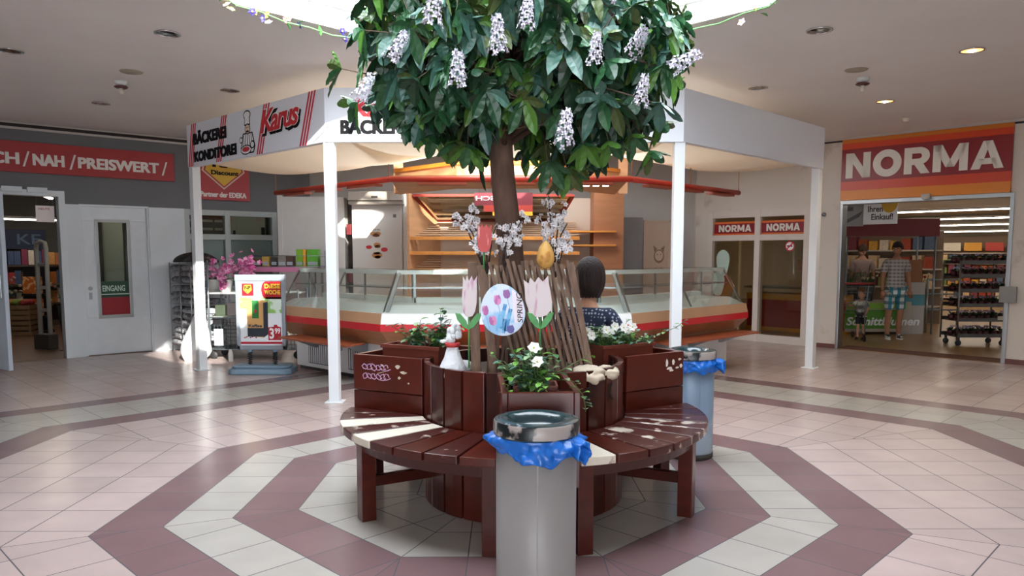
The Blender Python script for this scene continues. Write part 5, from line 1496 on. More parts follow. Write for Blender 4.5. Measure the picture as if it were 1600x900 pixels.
letters(MB(), 'KE', -.12, .32, .10, .32, -.04, 0, .006, .01).to('lettering', M('dull pale blue', '#6f89ad', .5), KB)
t = thing('display_shelf', 'long colourful shelf of goods across the back of the left shop', 'shelf', inL(-.9, 5.9), LA)
MB().box(-1.2, 1.4, .0, .5, 0, .1).box(-1.2, 1.4, .46, .5, 0, 1.5).box(-1.2, 1.4, 0, .46, .45, .48).box(-1.2, 1.4, 0, .46, .85, .88).box(-1.2, 1.4, .1, .46, 1.25, 1.28).to('carcass', M('shelf brown', '#5b4a3f', .6), t)
gc = ('#b03a3a', '#d9cdbd', '#5f7f46', '#c98f4a', '#8a3550', '#e0d8c8', '#46567a', '#b5652f')
protos = [MB().box(-.055, .055, -.05, .05, 0, h).mesh('goods', M('goods ' + c, c, .5, var=.2, scale=30)) for c, h in zip(gc, (.24, .3, .2, .26, .32, .22, .28, .25))]
q = random.Random(77)
for z in (.49, .89, 1.29):
    for i in range(20):
        o = bpy.data.objects.new('goods_packet', q.choice(protos)); col.objects.link(o)
        o.location = inL(-.9 - 1.1 + i * .125, 6.08, z); o.rotation_euler.z = LA + q.uniform(-.2, .2)
        tag(o, 'small coloured packet on the long back shelf of the left shop', 'packet', 'packets on the back shelf of the left shop')
q = random.Random(78)
for k, (s, y, lb) in enumerate(((-1.35, 4.9, 'mixed flower bunch standing behind the wooden crates'), (-.65, 5.1, 'pale flower bunch standing behind the black magazine stand'), (-.35, 4.4, 'green flower bunch right of the black magazine stand'))):
    t = thing('flower_bucket', lb, 'flowers', inL(s, y))
    MB().lathe([(0, 0), (.13, 0), (.17, .5), (.16, .5), (.15, .45), (0, .45)], 18).to('bucket', M('dark bucket', '#33383a', .5), t)
    m1, m2 = MB(), MB()
    for i in range(40):
        p = Vector((q.gauss(0, .13), q.gauss(0, .1), q.uniform(.6, 1.15)))
        m2.tube([(p.x * .4, p.y * .4, .4), tuple(p)], .004, 4)
        leaf(m2, p - Vector((0, 0, .12)), rdir(q, -.1, .6), (0, 0, 1), .14, .05)
        if k < 2 or i % 5 == 0: m1.ell(p, (.035, .035, .03), 7, q.randrange(3))
    m1.to('blossoms', [M('bunch pink', '#c98a8f', .6), M('bunch cream', '#ddcdb0', .6), M('bunch red', '#a5383f', .6)], t); m2.to('stalks', IVY[0], t)
nt_ = thing('door_notice', 'white paper notice hanging in the top right of the left shop doorway', 'notice', inL(-1.44, .08, 1.96), LA)
MB().box(-.115, .115, 0, .004, 0, .23).to('sheet', M('notice paper', '#e6dcd6', .6), nt_)
letters(MB(), 'HEUTE', -.08, .06, .17, .20, -.0005, 0, .001, .02).to('lettering', M('notice red print', '#b5655d', .6), nt_)
tag(MB().tube([(-.10, .0, .23), (-.10, 0, .36)], .002, 4).tube([(.10, 0, .23), (.10, 0, .36)], .002, 4).to('notice_cord', STL, None, 0, inL(-1.44, .08, 1.96), LA), 'pair of thin cords holding the white paper notice', 'cord')
TUBE = M('lit tube', '#fff2e0', .4, emit=15)
def strip_light(label, p, l, ang, group=None):
    t = thing('strip_light', label, 'ceiling light', p, ang)
    MB().box(-l / 2, l / 2, -.05, .05, 0, .05).to('housing', WHITE, t)
    MB().box(-l / 2 + .02, l / 2 - .02, -.03, .03, -.025, 0).to('tube', TUBE, t)
strip_light('slanting lit strip lamp under the left shop ceiling near the doorway', inL(-.95, 2.9, 2.55), 2.2, LA + rd(72))
strip_light('lit strip lamp above the blue board in the left shop', inL(-.6, 5.2, 2.2), 1.6, LA)
strip_light('unseen strip lamp added to light the space behind the white service door', inL(-.35, .5, 2.80), 1.2, LA)  # unseen lamp, added to light the partition behind the door pane

# ---------------------------------------------------------------- inside the discount shop
for i, (s, y, z, l) in enumerate(((.4, 4.0, 2.745, 2.4), (3.2, 4.0, 2.745, 2.4), (-.8, 8.2, 2.56, 4.6), (-1.2, 10.6, 2.46, 5.5), (-1.5, 12.6, 2.36, 6.), (-1.9, 14.4, 2.22, 6.5), (-1.6, 2.4, 2.745, 1.6))):
    strip_light(('lit tube lamp under the ceiling just inside the discount shop, behind its sign', 'lit tube lamp far right inside the discount shop', 'highest long lit tube lamp seen through the shop entrance', 'second long lit tube lamp from the top seen through the shop entrance',
                 'third long lit tube lamp from the top seen through the shop entrance', 'lowest long lit tube lamp above the back shelves', 'short lit tube lamp behind the two tall shop windows')[i], onR(s, y, z), l, RA)
bs = thing('back_shelving', 'tall shelving with red and yellow banners across the back of the discount shop', 'shelf', onR(-3.2, 15.5), RA)
SWH = M('pale shelf', '#c9bda8', .6)
mb = MB().box(-4.2, 4.2, .55, .6, 0, 2.1)
mb.to('back_panel', M('shelf backing', '#8a7460', .7), bs)
for z in (.1, .5, .88, 1.22, 1.56): MB().box(-4.2, 4.2, 0, .55, z - .03, z).to('shelf', SWH, bs)
for i in range(14):
    x = -4.1 + i * .6
    MB().box(x, x + .5, -.03, 0, 1.62, 1.88).to('banner', M(('banner red', 'banner cream', 'banner amber')[i % 3], ('#b5392f', '#d9cfbd', '#d99a35')[i % 3], .5), bs)
MB().box(-4.2, 4.2, -.02, 0, 1.22, 1.33).to('label_strip', M('lime label strip', '#8fbf4a', .5), bs)
q = random.Random(79)
gc2 = ('#b0563a', '#d9b98d', '#7d8f46', '#c96f3a', '#8a4550', '#e0cdb0', '#56667a', '#a5452f', '#d8a040')
pr2 = [MB().box(-.09, .09, -.1, .1, 0, h).mesh('goods', M('store goods ' + c, c, .5, var=.2, scale=20)) for c, h in zip(gc2, (.24, .28, .2, .26, .3, .22, .28, .25, .2))]
for z in (.1, .5, .88, 1.22):
    for i in range(36):
        o = bpy.data.objects.new('goods_packet', q.choice(pr2)); col.objects.link(o)
        o.location = onR(-3.2 - 4.05 + i * .231, 15.5 + .16, z); o.rotation_euler.z = RA
        tag(o, 'coloured packet on the back shelving of the discount shop', 'packet', 'packets on the back shelving of the discount shop')
# flower stall under a maroon awning
fs_ = thing('flower_stall', 'flower stall with a maroon awning and a green lettered board', 'stall', (7.06, 14.1, 0))
MB().box(-.86, .86, 0, .7, 2.02, 2.16).box(-.86, .86, -.02, .0, 1.84, 2.16).box(-.86, -.84, 0, .7, 1.84, 2.16).box(.84, .86, 0, .7, 1.84, 2.16).to('awning', M('maroon awning', '#6f2a2c', .7), fs_)
for x in (-.82, .82):
    for y in (.03, .66): MB().tube([(x, y, 0), (x, y, 1.86)], .018, 8).to('post', GT, fs_)
MB().box(-.86, .40, -.02, .7, .06, .62).to('bench_box', M('pale stall box', '#b5aa9a', .6), fs_)
gb = MB().box(-.86, .22, -.05, -.02, .12, .47).to('lettered_board', M('bright green board', '#4f8f2f', .5), fs_); gb['label'] = 'green board with white letters'
letters(MB(), 'Schnittblumen', -.82, .55, .18, .34, -.05, 0, .003, .03, .2).to('lettering', WHT, gb)
MB().box(-.80, .30, -.035, -.02, .49, .60).to('price_card', M('lime label strip', '#8fbf4a'), fs_)
q = random.Random(80)
for k, (x, lb) in enumerate(((-.62, 'dark leafy flower bunch at the left of the flower stall'), (-.28, 'leafy flower bunch in the middle of the flower stall'), (.62, 'pale wrapped flower bunch at the right post of the flower stall'))):
    t = thing('flower_bucket', lb, 'flowers', (7.06 + x, 14.42, .62 if k < 2 else .05))
    MB().lathe([(0, 0), (.10, 0), (.14, .3), (.13, .3), (0, .27)], 16).to('bucket', M('dark bucket', '#33383a'), t)
    m1, m2 = MB(), MB()
    for i in range(36):
        p = Vector((q.gauss(0, .09), q.gauss(0, .07), q.uniform(.4, .62 if k < 2 else 1.35)))
        m2.tube([(p.x * .4, p.y * .4, .25), tuple(p)], .004, 4)
        leaf(m2, p - Vector((0, 0, .08)), rdir(q, -.1, .6), (0, 0, 1), .12, .05)
        if k == 2 or i % 3 == 0: m1.ell(p, (.03, .03, .026), 7, (k + i) % 3)
    m1.to('blossoms', [M('bunch pink', '#c98a8f'), M('bunch cream', '#ddcdb0'), M('bunch red', '#a5383f')], t); m2.to('stalks', IVY[0], t)
tag(MB().box(-.2, .2, -.15, .15, 0, .42).to('cardboard_box', M('brown cardboard', '#8a5a3a', .8), None, .004, (7.5, 14.35, .98)), 'brown cardboard box standing behind the man at the flower stall', 'box')
tag(MB().box(-.24, .24, -.2, .2, 0, .98).box(-.24, .24, -.205, -.2, .55, .75, 1).to('display_bin', [M('pale bin grey', '#a9a29a', .6), M('teal label', '#3f7f8a', .5)], None, .006, (7.5, 14.35, 0)), 'pale display bin with a teal label under the brown box', 'bin')
# hanging signs
hs = thing('hanging_sign', 'white hanging sign with a yellow sun over the shop entrance', 'sign', onR(.16, 1.0, 2.0), RA)
MB().box(-.25, .29, 0, .01, 0, .34).to('board', WHT, hs)
mb = letters(MB(), 'Ihren', -.18, .06, .20, .30, 0, 0, .002, .02); letters(mb, 'Einkauf!', -.12, .22, .07, .17, 0, 0, .002, .02); mb.to('lettering', M('dark brown print', '#3c302c', .5), hs)
mb = MB().plate([(.16 + .13 * math.cos(-a), .34 + .16 * math.sin(-a)) for a in (PI * k / 10 for k in range(11))], -.002, 0); mb.to('sun_print', M('sun yellow print', '#d8ac3f', .5), hs)
MB().tube([(-.2, .005, .34), (-.2, .005, .80)], .003, 4).tube([(.25, .005, .34), (.25, .005, .80)], .003, 4).to('cord', STL, hs)
hs = thing('hanging_sign', 'grey hanging poster beside the white sun sign', 'sign', onR(-.32, 1.15, 1.98), RA + .5)
MB().box(-.20, .17, 0, .01, 0, .36).to('board', M('grey poster', '#8f8b87', .5), hs)
MB().plate([(-.15, .02), (.10, .16), (.15, .26), (-.12, .10)], -.003, 0).box(-.16, 0, -.003, 0, .26, .33).to('poster_print', M('charcoal print', '#4a4645', .5), hs)
MB().tube([(-.15, .005, .36), (-.15, .005, .82)], .003, 4).tube([(.12, .005, .36), (.12, .005, .82)], .003, 4).to('cord', STL, hs)
# rolling plant rack
pk = thing('plant_rack', 'rolling wire rack with six tiers of potted plants in the discount shop', 'rack', (7.72, 12.56, 0))
mb = MB()
for x in (-.42, .42):
    for y in (-.24, .24): mb.tube([(x, y, .10), (x, y, 1.40)], .014, 8)
mb.to('upright', M('worn steel', '#8a8580', .35, .8), pk)
TZ = (.16, .42, .66, .90, 1.14, 1.36)
for z in TZ:
    mb = MB().box(-.42, .42, -.24, .24, z - .012, z)
    mb.box(-.42, .42, -.25, -.24, z - .015, z + .045); mb.box(-.42, .42, .24, .25, z - .015, z + .045)
    mb.to('tier', M('dark tray steel', '#4b4745', .5, .3), pk)
for x in (-.36, .36):
    for y in (-.18, .18):
        MB().lathe([(0, -.015), (.045, -.015), (.05, 0), (.045, .015), (0, .015)], 16, 0, rot(x=PI / 2, t=(x, y, .05))).box(x - .012, x + .012, y - .02, y + .02, .05, .145).to('caster', M('dark rubber', '#2c2d2f'), pk)
q = random.Random(81)
POT = M('wine plastic pot', '#4e1a22', .5)
def small_plant(k):
    a, b, c_ = MB(), MB(), MB()
    a.lathe([(0, 0), (.042, 0), (.056, .085), (.05, .085), (0, .075)], 12)
    for i in range(14): leaf(b, (q.gauss(0, .015), q.gauss(0, .015), .08), rdir(q, .1, .9), (0, 0, 1), .085, .05, 0, .3)
    for i in range(5): c_.ell((q.gauss(0, .03), q.gauss(0, .03), .12 + q.uniform(0, .03)), (.016, .016, .012), 6)
    return a, b, c_
first = None
for ti, z in enumerate(TZ):
    for xi in range(7):
        for yi in range(2):
            loc = (7.72 - .35 + xi * .117, 12.56 - .13 + yi * .2, z)
            gname = 'potted plants on the rolling rack'
            lb = 'small potted plant in a wine red pot on the rolling wire rack'
            if first is None:
                first = thing('potted_plant', lb, 'potted plant', loc, 0, gname)
                a, b, c_ = small_plant(0)
                a.to('pot', POT, first); b.to('leaves', M('rack leaf green', '#33472f', .5), first); c_.to('flowers', M('rack blossom', '#a79ab5', .5), first)
            else:
                o = copy_tree(first); o.location = loc; o.rotation_euler.z = q.uniform(0, 6)
for z, x in ((.445, .28), (.925, .30)): tag(MB().box(-.06, .06, -.004, 0, 0, .06).to('price_tag', M('white price card', '#cfc6c0', .6), None, 0, (7.72 + x, 12.56 - .252, z - .01)), ('white price card low on the rolling plant rack', 'white price card at mid height of the rolling plant rack')[z > .6], 'price card')
# barrier between the stall and the rack
br = thing('shop_barrier', 'steel tube barrier between the flower stall and the plant rack', 'barrier', (8.1, 14.4, 0))
mb = MB()
for x in (-.18, .42): mb.tube([(x, 0, 0), (x, 0, 1.05)], .022, 8)
for z in (.45, .75, 1.02): mb.tube([(-.18, 0, z), (.42, 0, z)], .016, 8)
mb.to('rails', GT, br)
# counter seen through the tall windows
ck = thing('checkout_counter', 'red and yellow checkout counter seen through the tall shop windows', 'counter', onR(-1.9, 1.9), RA)
MB().box(-.75, 1.1, 0, .6, .08, .62).to('front', M('checkout red', '#a8281f', .4), ck)
MB().box(-.76, 1.11, -.01, .61, .62, .74).box(-.76, 1.11, -.01, .61, 0, .08).to('yellow_band', M('checkout yellow', '#dd9a2e', .4), ck)
MB().box(-.8, 1.15, -.05, .66, .84, .88).box(-.7, -.66, .1, .5, .74, .84).box(1.0, 1.04, .1, .5, .74, .84).to('worktop', M('grey worktop', '#8b8984', .4), ck)
t = thing('checkout_plant', 'dark leafy pot plant on the checkout counter', 'potted plant', onR(-1.05, 2.1, .88))
MB().lathe([(0, 0), (.08, 0), (.10, .12), (0, .11)], 14).to('pot', POT, t)
mb = MB()
for i in range(40): leaf(mb, (q.gauss(0, .05), q.gauss(0, .05), .12), rdir(q, .0, .9), (0, 0, 1), .2, .08, 0, .3)
mb.to('leaves', M('dark plant', '#1f2a1f', .5), t)
tag(MB().box(-.25, .25, 0, .02, 0, .18).to('price_poster', M('pinkish poster', '#c99a8c', .6), None, 0, onR(-.95, 1.0, 1.22), RA), 'pinkish poster hanging behind the right tall shop window', 'poster')
tag(MB().tube([(-.19, .01, .18), (-.19, .01, 1.58)], .003, 4).tube([(.19, .01, .18), (.19, .01, 1.58)], .003, 4).to('poster_cord', STL, None, 0, onR(-.95, 1.0, 1.22), RA), 'pair of cords carrying the pinkish poster', 'cord')
sv = thing('grocery_shelf', 'shelf of bright packets behind the tall shop windows', 'shelf', onR(-1.5, 5.5), RA)
MB().box(-1.6, 1.2, .4, .44, 0, 2.0).to('back_panel', M('shelf backing', '#8a7460'), sv)
for z in (.4, .8, 1.2, 1.6): MB().box(-1.6, 1.2, 0, .4, z - .03, z).to('shelf', SWH, sv)
q = random.Random(82)
for z in (.8, 1.2, 1.6):
    for i in range(12):
        o = bpy.data.objects.new('goods_packet', q.choice(pr2)); col.objects.link(o)
        o.location = onR(-1.5 - 1.5 + i * .23, 5.65, z); o.rotation_euler.z = RA
        tag(o, 'packet on the shelf seen through the tall shop windows', 'packet', 'packets behind the tall shop windows')
tag(MB().box(-.02, .02, -.02, .02, 0, 1.70).to('door_post', M('cream profile', '#e6d3b0', .5), None, 0, onR(-1.88, .2, .05), RA), 'slim cream upright bar behind the left tall shop window', 'bar')

# ---------------------------------------------------------------- people
def hand(mb, p, d, side, s=1., mi=0):
    """palm with four bent fingers and a thumb; d points from the wrist to the fingertips"""
    p, d = Vector(p), Vector(d).normalized()
    x = d.cross(Vector((0, 1, 0)))
    if x.length < .1: x = Vector((1, 0, 0))
    x.normalize(); n = x.cross(d)
    ca = p + d * .045 * s
    Z = Matrix((tuple(x) + (0,), tuple(n) + (0,), tuple(d) + (0,), (0, 0, 0, 1))).transposed()
    Z.translation = ca
    mb.ell((0, 0, 0), (.042 * s, .016 * s, .052 * s), 10, mi, Z)
    for k, (o, L) in enumerate(((-.030, .060), (-.010, .072), (.010, .068), (.029, .054))):
        b = ca + x * o * s + d * .040 * s
        mb.tube([b, b + d * L * .5 * s - n * .006 * s, b + d * L * .8 * s - n * .022 * s, b + d * L * .92 * s - n * .036 * s], [.0095 * s, .009 * s, .008 * s, .006 * s], 7, mi)
    b = ca + x * side * .036 * s - d * .02 * s
    mb.tube([b, b + x * side * .022 * s + d * .022 * s, b + x * side * .026 * s + d * .05 * s - n * .01 * s], [.011 * s, .010 * s, .007 * s], 7, mi)
def head(mb, X, s=1., hair=None):
    """head facing -y: skull, jaw, nose, brow, eyes, mouth, ears (materials: 0 skin, 1 eye white, 2 dark, 3 lip)"""
    def fn(u, v):
        a, t = 2 * PI * u, PI * v
        x, y, z = math.sin(t) * math.cos(a), math.sin(t) * math.sin(a), -math.cos(t)
        w = 1 - .22 * max(0, -z) ** 1.3 * (1 if y < .2 else .6)
        return (.076 * s * x * w, .097 * s * y * w - (.012 * s if y < 0 and z < -.3 else 0), .118 * s * z)
    mb.grid(fn, 24, 16, 0, X)
    mb.tube([(0, -.092 * s, .022 * s), (0, -.108 * s, -.008 * s), (0, -.112 * s, -.020 * s), (0, -.094 * s, -.028 * s)], [.008 * s, .012 * s, .014 * s, .010 * s], 8, 0, X)
    for sg in (-1, 1):
        mb.ell((sg * .030 * s, -.083 * s, .012 * s), (.014 * s, .008 * s, .008 * s), 10, 1, X)
        mb.ell((sg * .030 * s, -.090 * s, .012 * s), (.006 * s, .003 * s, .006 * s), 8, 2, X)
        mb.tube([(sg * .014 * s, -.092 * s, .030 * s), (sg * .032 * s, -.090 * s, .035 * s), (sg * .048 * s, -.078 * s, .029 * s)], .0045 * s, 6, 2, X)
        mb.ell((sg * .077 * s, .008 * s, .0), (.010 * s, .020 * s, .030 * s), 10, 0, X)
    mb.tube([(-.024 * s, -.084 * s, -.056 * s), (0, -.095 * s, -.054 * s), (.024 * s, -.084 * s, -.056 * s)], [.004 * s, .008 * s, .004 * s], 8, 3, X)
EYE, DRK, LIP = M('eye white', '#e9e4df', .3), M('brow brown', '#2e211b', .6), M('lip', '#a8665a', .5)
SKIN = M('light skin', '#c99578', .55, var=.05, scale=20)
SKIN2 = M('tanned skin', '#b37d5f', .55, var=.05, scale=20)
def hairmat(n, h): return M(n, h, .55, var=.45, scale=28, stretch=(4, 4, .35), bump=.8, spec=.3)
def cap(mb, X, s, rx=.082, ry=.106, rz=.126, down=-.02, face=.55, mi=0):
    """hair shell: covers the skull, open over the face (-y)"""
    def fn(u, v):
        a = 2 * PI * u
        y = math.sin(a)
        lo = PI * (.52 - down) if y > -.2 else PI * (.52 - down) - (face * min(1, (-y - .2) / .5))
        t = lo * v
        w = 1 + .03 * math.sin(a * 9) + .02 * math.sin(a * 17 + 3 * v)
        return (rx * s * math.sin(t) * math.cos(a) * w, (ry * math.sin(t) * y * w + .006) * s, rz * s * math.cos(t))
    mb.grid(fn, 40, 14, mi, X)

# the seated woman, back to the viewer
wm = thing('person', 'woman with a dark bob and navy dotted top sitting with her back turned', 'person', (.55, 5.38, .016), rd(150))
nodes = [(0, .02, .60, (.165, .12)), (0, .03, .74, (.15, .11)), (0, .045, .90, (.165, .105)), (0, .035, 1.03, (.165, .095)), (0, .02, 1.115, (.09, .07)), (0, .005, 1.17, (.052, .055)), (0, -.02, 1.23, (.05, .055)),
         (-.155, .03, 1.075, .062), (-.215, .0, .92, .052), (-.225, -.05, .80, .043), (-.15, -.21, .72, .034), (.155, .03, 1.075, .062), (.215, .0, .92, .052), (.225, -.05, .80, .043), (.15, -.21, .72, .034),
         (-.10, -.10, .60, .10), (-.11, -.40, .60, .082), (-.11, -.50, .56, .068), (-.11, -.50, .30, .054), (-.11, -.49, .09, .042), (-.11, -.60, .045, .036), (.10, -.10, .60, .10), (.11, -.40, .60, .082), (.11, -.50, .56, .068), (.11, -.50, .30, .054), (.11, -.49, .09, .042), (.11, -.60, .045, .036)]
edges = [(0, 1), (1, 2), (2, 3), (3, 4), (4, 5), (5, 6), (3, 7), (7, 8), (8, 9), (9, 10), (3, 11), (11, 12), (12, 13), (13, 14), (0, 15), (15, 16), (16, 17), (17, 18), (18, 19), (19, 20), (0, 21), (21, 22), (22, 23), (23, 24), (24, 25), (25, 26)]
mb = MB(); v_, f_ = skin(nodes, edges); mb.add(v_, f_, 0, None, True)
HX = rot(x=.06, z=.25, t=(0, -.015, 1.325))
head(mb, HX, 1.0)
hand(mb, (-.15, -.21, .72), (.5, -.8, -.15), -1); hand(mb, (.15, -.21, .72), (-.5, -.8, -.15), 1)
mb.to('body', [SKIN, EYE, DRK, LIP], wm)
def dotted():
    m = M('navy dotted cloth', '#27304a', .8)
    n, l = m.node_tree.nodes, m.node_tree.links
    t = n.new('ShaderNodeTexCoord'); vo = n.new('ShaderNodeTexVoronoi'); vo.inputs['Scale'].default_value = 42; vo.inputs['Randomness'].default_value = .25
    l.new(t.outputs['Object'], vo.inputs['Vector'])
    lt = n.new('ShaderNodeMath'); lt.operation = 'LESS_THAN'; lt.inputs[1].default_value = .33; l.new(vo.outputs['Distance'], lt.inputs[0])
    mx = n.new('ShaderNodeMix'); mx.data_type = 'RGBA'; mx.inputs['A'].default_value = lin('#27304a'); mx.inputs['B'].default_value = lin('#aab2c2')
    l.new(lt.outputs[0], mx.inputs['Factor']); l.new(mx.outputs['Result'], n['Principled BSDF'].inputs['Base Color'])
    return m
DOT = dotted()
g = .016
tn = [(0, .02, .60, (.185, .14)), (0, .03, .74, (.17, .128)), (0, .045, .90, (.182, .122)), (0, .035, 1.03, (.182, .112)), (0, .025, 1.105, (.10, .082)), (-.16, .03, 1.07, .080), (-.218, .0, .93, .072), (-.225, -.03, .86, .066), (.16, .03, 1.07, .080), (.218, .0, .93, .072), (.225, -.03, .86, .066)]
v_, f_ = skin(tn, [(0, 1), (1, 2), (2, 3), (3, 4), (3, 5), (5, 6), (6, 7), (3, 8), (8, 9), (9, 10)])
MB().add(v_, f_, 0, None, True).to('top', DOT, wm)
v_, f_ = skin([(0, .0, .60, (.185, .115)), (-.10, -.12, .61, .118), (-.11, -.40, .61, .098), (-.11, -.50, .57, .082), (-.11, -.505, .34, .075), (.10, -.12, .61, .118), (.11, -.40, .61, .098), (.11, -.50, .57, .082), (.11, -.505, .34, .075)], [(0, 1), (1, 2), (2, 3), (3, 4), (0, 5), (5, 6), (6, 7), (7, 8)])
MB().add(v_, f_, 0, None, True).to('trousers', M('dark trousers', '#2a2c33', .8), wm)
for x in (-.11, .11): MB().ell((x, -.57, .045), (.052, .13, .045), 14).to('shoe', M('dark shoe', '#1d1c1d', .5), wm)
mb = MB()
def bob(u, v):
    a = 2 * PI * u; y = math.sin(a)
    lo = PI * .80 if y > -.15 else PI * (.80 - .45 * min(1, (-y - .15) / .45))
    t = lo * v
    w = 1 + (.022 * math.sin(a * 9 + 2 + v * 2) + .016 * math.sin(a * 21 - v * 3) + .010 * math.sin(a * 43)) * min(1, v * 2)
    g_ = max(0, (t - PI / 2) / (PI * .3))
    k = 1.0 + .05 * math.sin(g_ * PI) - .42 * g_ ** 1.6
    st_ = math.sin(min(t, PI / 2)) ** .9 * k
    z = .136 * math.cos(t) if t < PI / 2 else -.135 * g_ - .010 * abs(math.sin(a * 8)) * g_
    return (.097 * st_ * math.cos(a) * w, .116 * st_ * y * w + .012, z)
mb.grid(bob, 56, 20, 0, HX)
h_ = mb.to('hair', hairmat('dark brown hair', '#2e2220'), wm); s = h_.modifiers.new('thick', 'SOLIDIFY'); s.thickness = .012

# standing figures in the discount shop
def standing(label, loc, ang, H, skinm, hairm, top, bottoms, shorts, shoe, arms, look=(0, 0), child=False, legs=((0, 0), (0, 0)), hair_kw={}):
    t = thing('person', label, 'person', loc, ang)
    k = H / 1.75
    hs = 1.0 * k if not child else .78
    wd = .92 if child else 1.
    def N(x, y, z, r): return (x * k * wd, y * k, z * k, tuple(q_ * k for q_ in r) if isinstance(r, tuple) else r * k)
    hz = 1.46 if not child else 1.34
    dz = hz - 1.46
    def tz(z): return z + dz * max(0, min(1, (z - .85) / .55))
    nd = [N(0, 0, tz(.95), (.145, .10)), N(0, .01, tz(1.10), (.135, .10)), N(0, .01, tz(1.28), (.155, .105)), N(0, .01, tz(1.40), (.15, .09)), N(0, .0, tz(1.47), .062), N(0, -.01, tz(1.54), .055)]
    ed = [(0, 1), (1, 2), (2, 3), (3, 4), (4, 5)]
    ends = []
    for sg, (el, wr) in zip((-1, 1), arms):
        b = len(nd)
        nd += [N(sg * .165, .01, tz(1.405), .062), N(sg * .165 + el[0], el[1], tz(1.405) + el[2], .043), N(sg * .165 + wr[0], wr[1], tz(1.405) + wr[2], .030)]
        ed += [(3, b), (b, b + 1), (b + 1, b + 2)]
        ends.append((Vector(nd[b + 2][:3]), (Vector(nd[b + 2][:3]) - Vector(nd[b + 1][:3]))))
    lg = []
    for sg, (ky, ay) in zip((-1, 1), legs):
        b = len(nd)
        nd += [N(sg * .085, 0, tz(.88), .092), N(sg * .095, ky, .50, .060), N(sg * .10, ay + .01, .28, .052), N(sg * .10, ay, .09, .038), N(sg * .115, ay - .10, .04, .034)]
        ed += [(0, b), (b, b + 1), (b + 1, b + 2), (b + 2, b + 3), (b + 3, b + 4)]
        lg.append(b)
    mb = MB(); v_, f_ = skin(nd, ed); mb.add(v_, f_, 0, None, True)
    X = rot(x=look[0], z=look[1], t=(0, -.015 * k - .03 * k * math.sin(max(0, look[0])), tz(1.54) * k + .095 * hs))
    head(mb, X, hs)
    for (p, d), sg in zip(ends, (-1, 1)): hand(mb, p, d, -sg, k if not child else k * .95)
    mb.to('body', [skinm, EYE, DRK, LIP], t)
    mb = MB(); cap(mb, X, hs, **hair_kw); h_ = mb.to('hair', hairm, t); s_ = h_.modifiers.new('thick', 'SOLIDIFY'); s_.thickness = .008 * hs
    g = .018 * k
    def fat(n, e=1.): return (n[0], n[1], n[2], tuple(q_ + g * e for q_ in n[3]) if isinstance(n[3], tuple) else n[3] + g * e)
    a0, a1 = 6, 9
    def mid(i, j, f, r): return tuple(nd[i][q_] * (1 - f) + nd[j][q_] * f for q_ in range(3)) + (r * k,)
    sn = [fat(nd[0], 1.4), fat(nd[1], 1.2), fat(nd[2]), fat(nd[3]), fat(nd[a0], .9), mid(a0, a0 + 1, .75, .066), fat(nd[a1], .9), mid(a1, a1 + 1, .75, .066), (0, .01 * k, (tz(1.44)) * k, .085 * k), (0, 0, tz(.86) * k, (.165 * k, .125 * k))]
    v_, f_ = skin(sn, [(0, 1), (1, 2), (2, 3), (3, 4), (4, 5), (3, 6), (6, 7), (3, 8), (0, 9)])
    MB().add(v_, f_, 0, None, True).to('shirt', top, t)
    bn = [(0, 0, tz(.93) * k, (.155 * k, .115 * k))]; be = []
    for b in lg:
        i = len(bn)
        bn += [fat(nd[b], 1.0), mid(b, b + 1, .6, .092), (nd[b + 1][0], nd[b + 1][1], nd[b + 1][2] + (.0 if shorts else 0), .082 * k)]
        be += [(0, i), (i, i + 1), (i + 1, i + 2)]
        if not shorts: bn += [(nd[b + 3][0], nd[b + 3][1], nd[b + 3][2], .06 * k)]; be += [(i + 2, i + 3)]
    v_, f_ = skin(bn, be)
    MB().add(v_, f_, 0, None, True).to('shorts' if shorts else 'trousers', bottoms, t)
    for b in lg:
        n = nd[b + 3]
        c_ = (n[0] * 1.05, n[1] - .055 * k, .045 * k)
        m = MB().ell((c_[0], c_[1], .05 * k), (.05 * k, .135 * k, .05 * k), 14, 0).prism([(c_[0] + .05 * k * math.cos(a), c_[1] + .138 * k * math.sin(a)) for a in (2 * PI * i / 16 for i in range(16))], 0, .028 * k, 1)
        m.to('shoe', shoe, t)
    return t
SHP = check_mat('grey plaid shirt cloth', '#a7a09a', '#837d7c', '#c9c4bf', 16)
SHT = check_mat('teal plaid shorts cloth', '#dfe4e2', '#3c8f9f', '#2b6c7c', 8)
SNK = [M('white and black trainer', '#dcdad6', .5, h2='#242326', scale=14, cover=.52), M('white sole', '#e8e6e0', .5)]
standing('man in a grey plaid shirt and teal plaid shorts looking down at a small child', (6.78, 13.36, 0), rd(-12), 1.72, SKIN2, hairmat('dark short hair', '#2b211d'), SHP, SHT, True, SNK,
         (((-.05, .02, -.29), (-.06, -.06, -.53)), ((.06, .06, -.27), (.07, -.02, -.52))), (.42, -.55), legs=((-.01, .02), (-.03, .05)))
standing('small child in a white top and dark shorts reaching for a trolley', (6.15, 13.26, 0), rd(-40), .92, SKIN, hairmat('light brown child hair', '#7a5237'), M('white and grey child top', '#cfcbc6', .8, h2='#77757a', scale=4, cover=.56), M('black child shorts', '#232329', .8), True,
         [M('dark sandal', '#3a302c', .6), M('dark sole', '#2a2422', .6)], (((-.12, -.12, -.16), (-.22, -.30, -.08)), ((.06, -.02, -.26), (.02, -.16, -.42))), (.05, -.5), child=True)
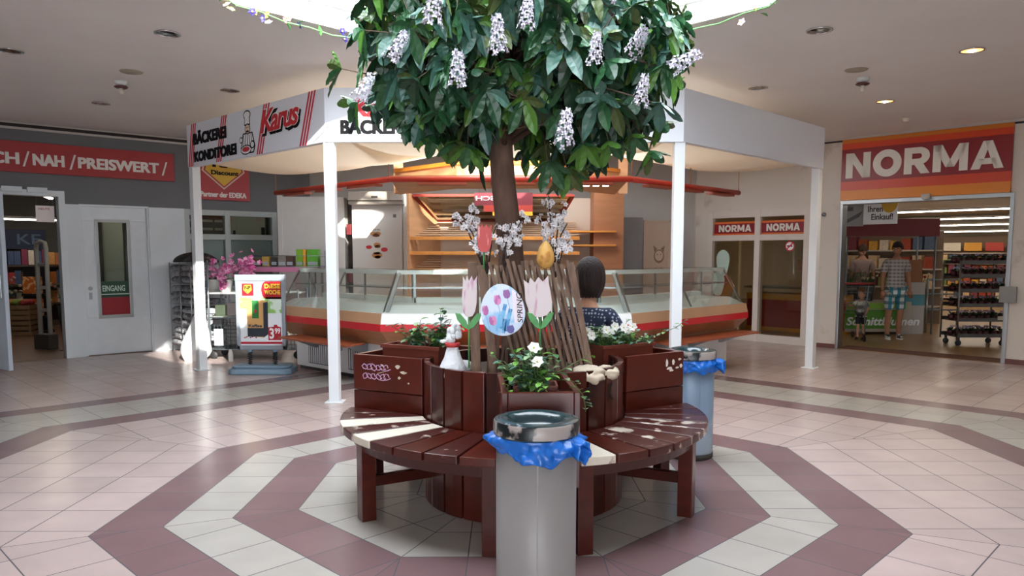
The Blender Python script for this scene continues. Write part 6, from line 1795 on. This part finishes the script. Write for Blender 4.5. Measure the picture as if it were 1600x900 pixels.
standing('shopper with a dark head just behind the man in plaid', (7.05, 15.25, 0), rd(160), 1.70, SKIN, hairmat('brown hair', '#4a3528'), M('dusky pink shirt', '#b59a90', .8), M('dark trousers', '#2a2c33'), False, [M('dark shoe', '#1d1c1d'), M('dark sole', '#2a2422')],
         (((-.04, .02, -.29), (-.03, -.08, -.53)), ((.04, .02, -.29), (.03, -.08, -.53))))
standing('shopper in a maroon top at the left of the flower stall', (6.55, 15.2, 0), rd(60), 1.64, SKIN2, hairmat('dark short hair', '#2b211d'), M('maroon shirt', '#5f2a35', .8), M('dark trousers', '#2a2c33'), False, [M('dark shoe', '#1d1c1d'), M('dark sole', '#2a2422')],
         (((-.04, -.04, -.28), (-.0, -.22, -.40)), ((.04, -.04, -.28), (.0, -.22, -.40))), (.2, 0))
# shopping trolley at the child's hand, only its side shows past the jamb
tl = thing('shopping_trolley', 'wire shopping trolley beside the child at the shop entrance', 'trolley', (5.93, 13.30, 0), rd(80))
mb = MB()
for z, a, b in ((.50, .36, .20), (.62, .39, .22), (.74, .42, .24), (.86, .45, .26), (.96, .47, .27)): mb.tube([(-a, -b, z), (a, -b, z), (a, b, z), (-a, b, z), (-a, -b, z)], .004, 4)
for i in range(11):
    f = -1 + i * .2
    for sg in (-1, 1): mb.tube([(f * .36, sg * .20, .50), (f * .47, sg * .27, .96)], .003, 4)
for i in range(6):
    f = -1 + i * .4
    for sg in (-1, 1): mb.tube([(sg * .36, f * .20, .50), (sg * .47, f * .27, .96)], .003, 4)
mb.to('wire_basket', GT, tl)
mb = MB()
for y in (-.2, .2): mb.tube([(.42, y, .10), (-.36, y, .14), (-.30, y, .50), (-.50, y, 1.0)], .012, 6)
mb.to('tube_frame', GT, tl)
MB().tube([(-.52, -.26, 1.01), (-.52, .26, 1.01)], .018, 8).to('handle', M('red handle', '#9c2b2b', .4), tl)
for x, z in ((.42, .06), (-.34, .06)):
    for y in (-.2, .2): MB().lathe([(0, -.014), (.052, -.014), (.058, 0), (.052, .014), (0, .014)], 14, 0, rot(x=PI / 2, t=(x, y, .058))).to('caster', M('dark rubber', '#2c2d2f'), tl)
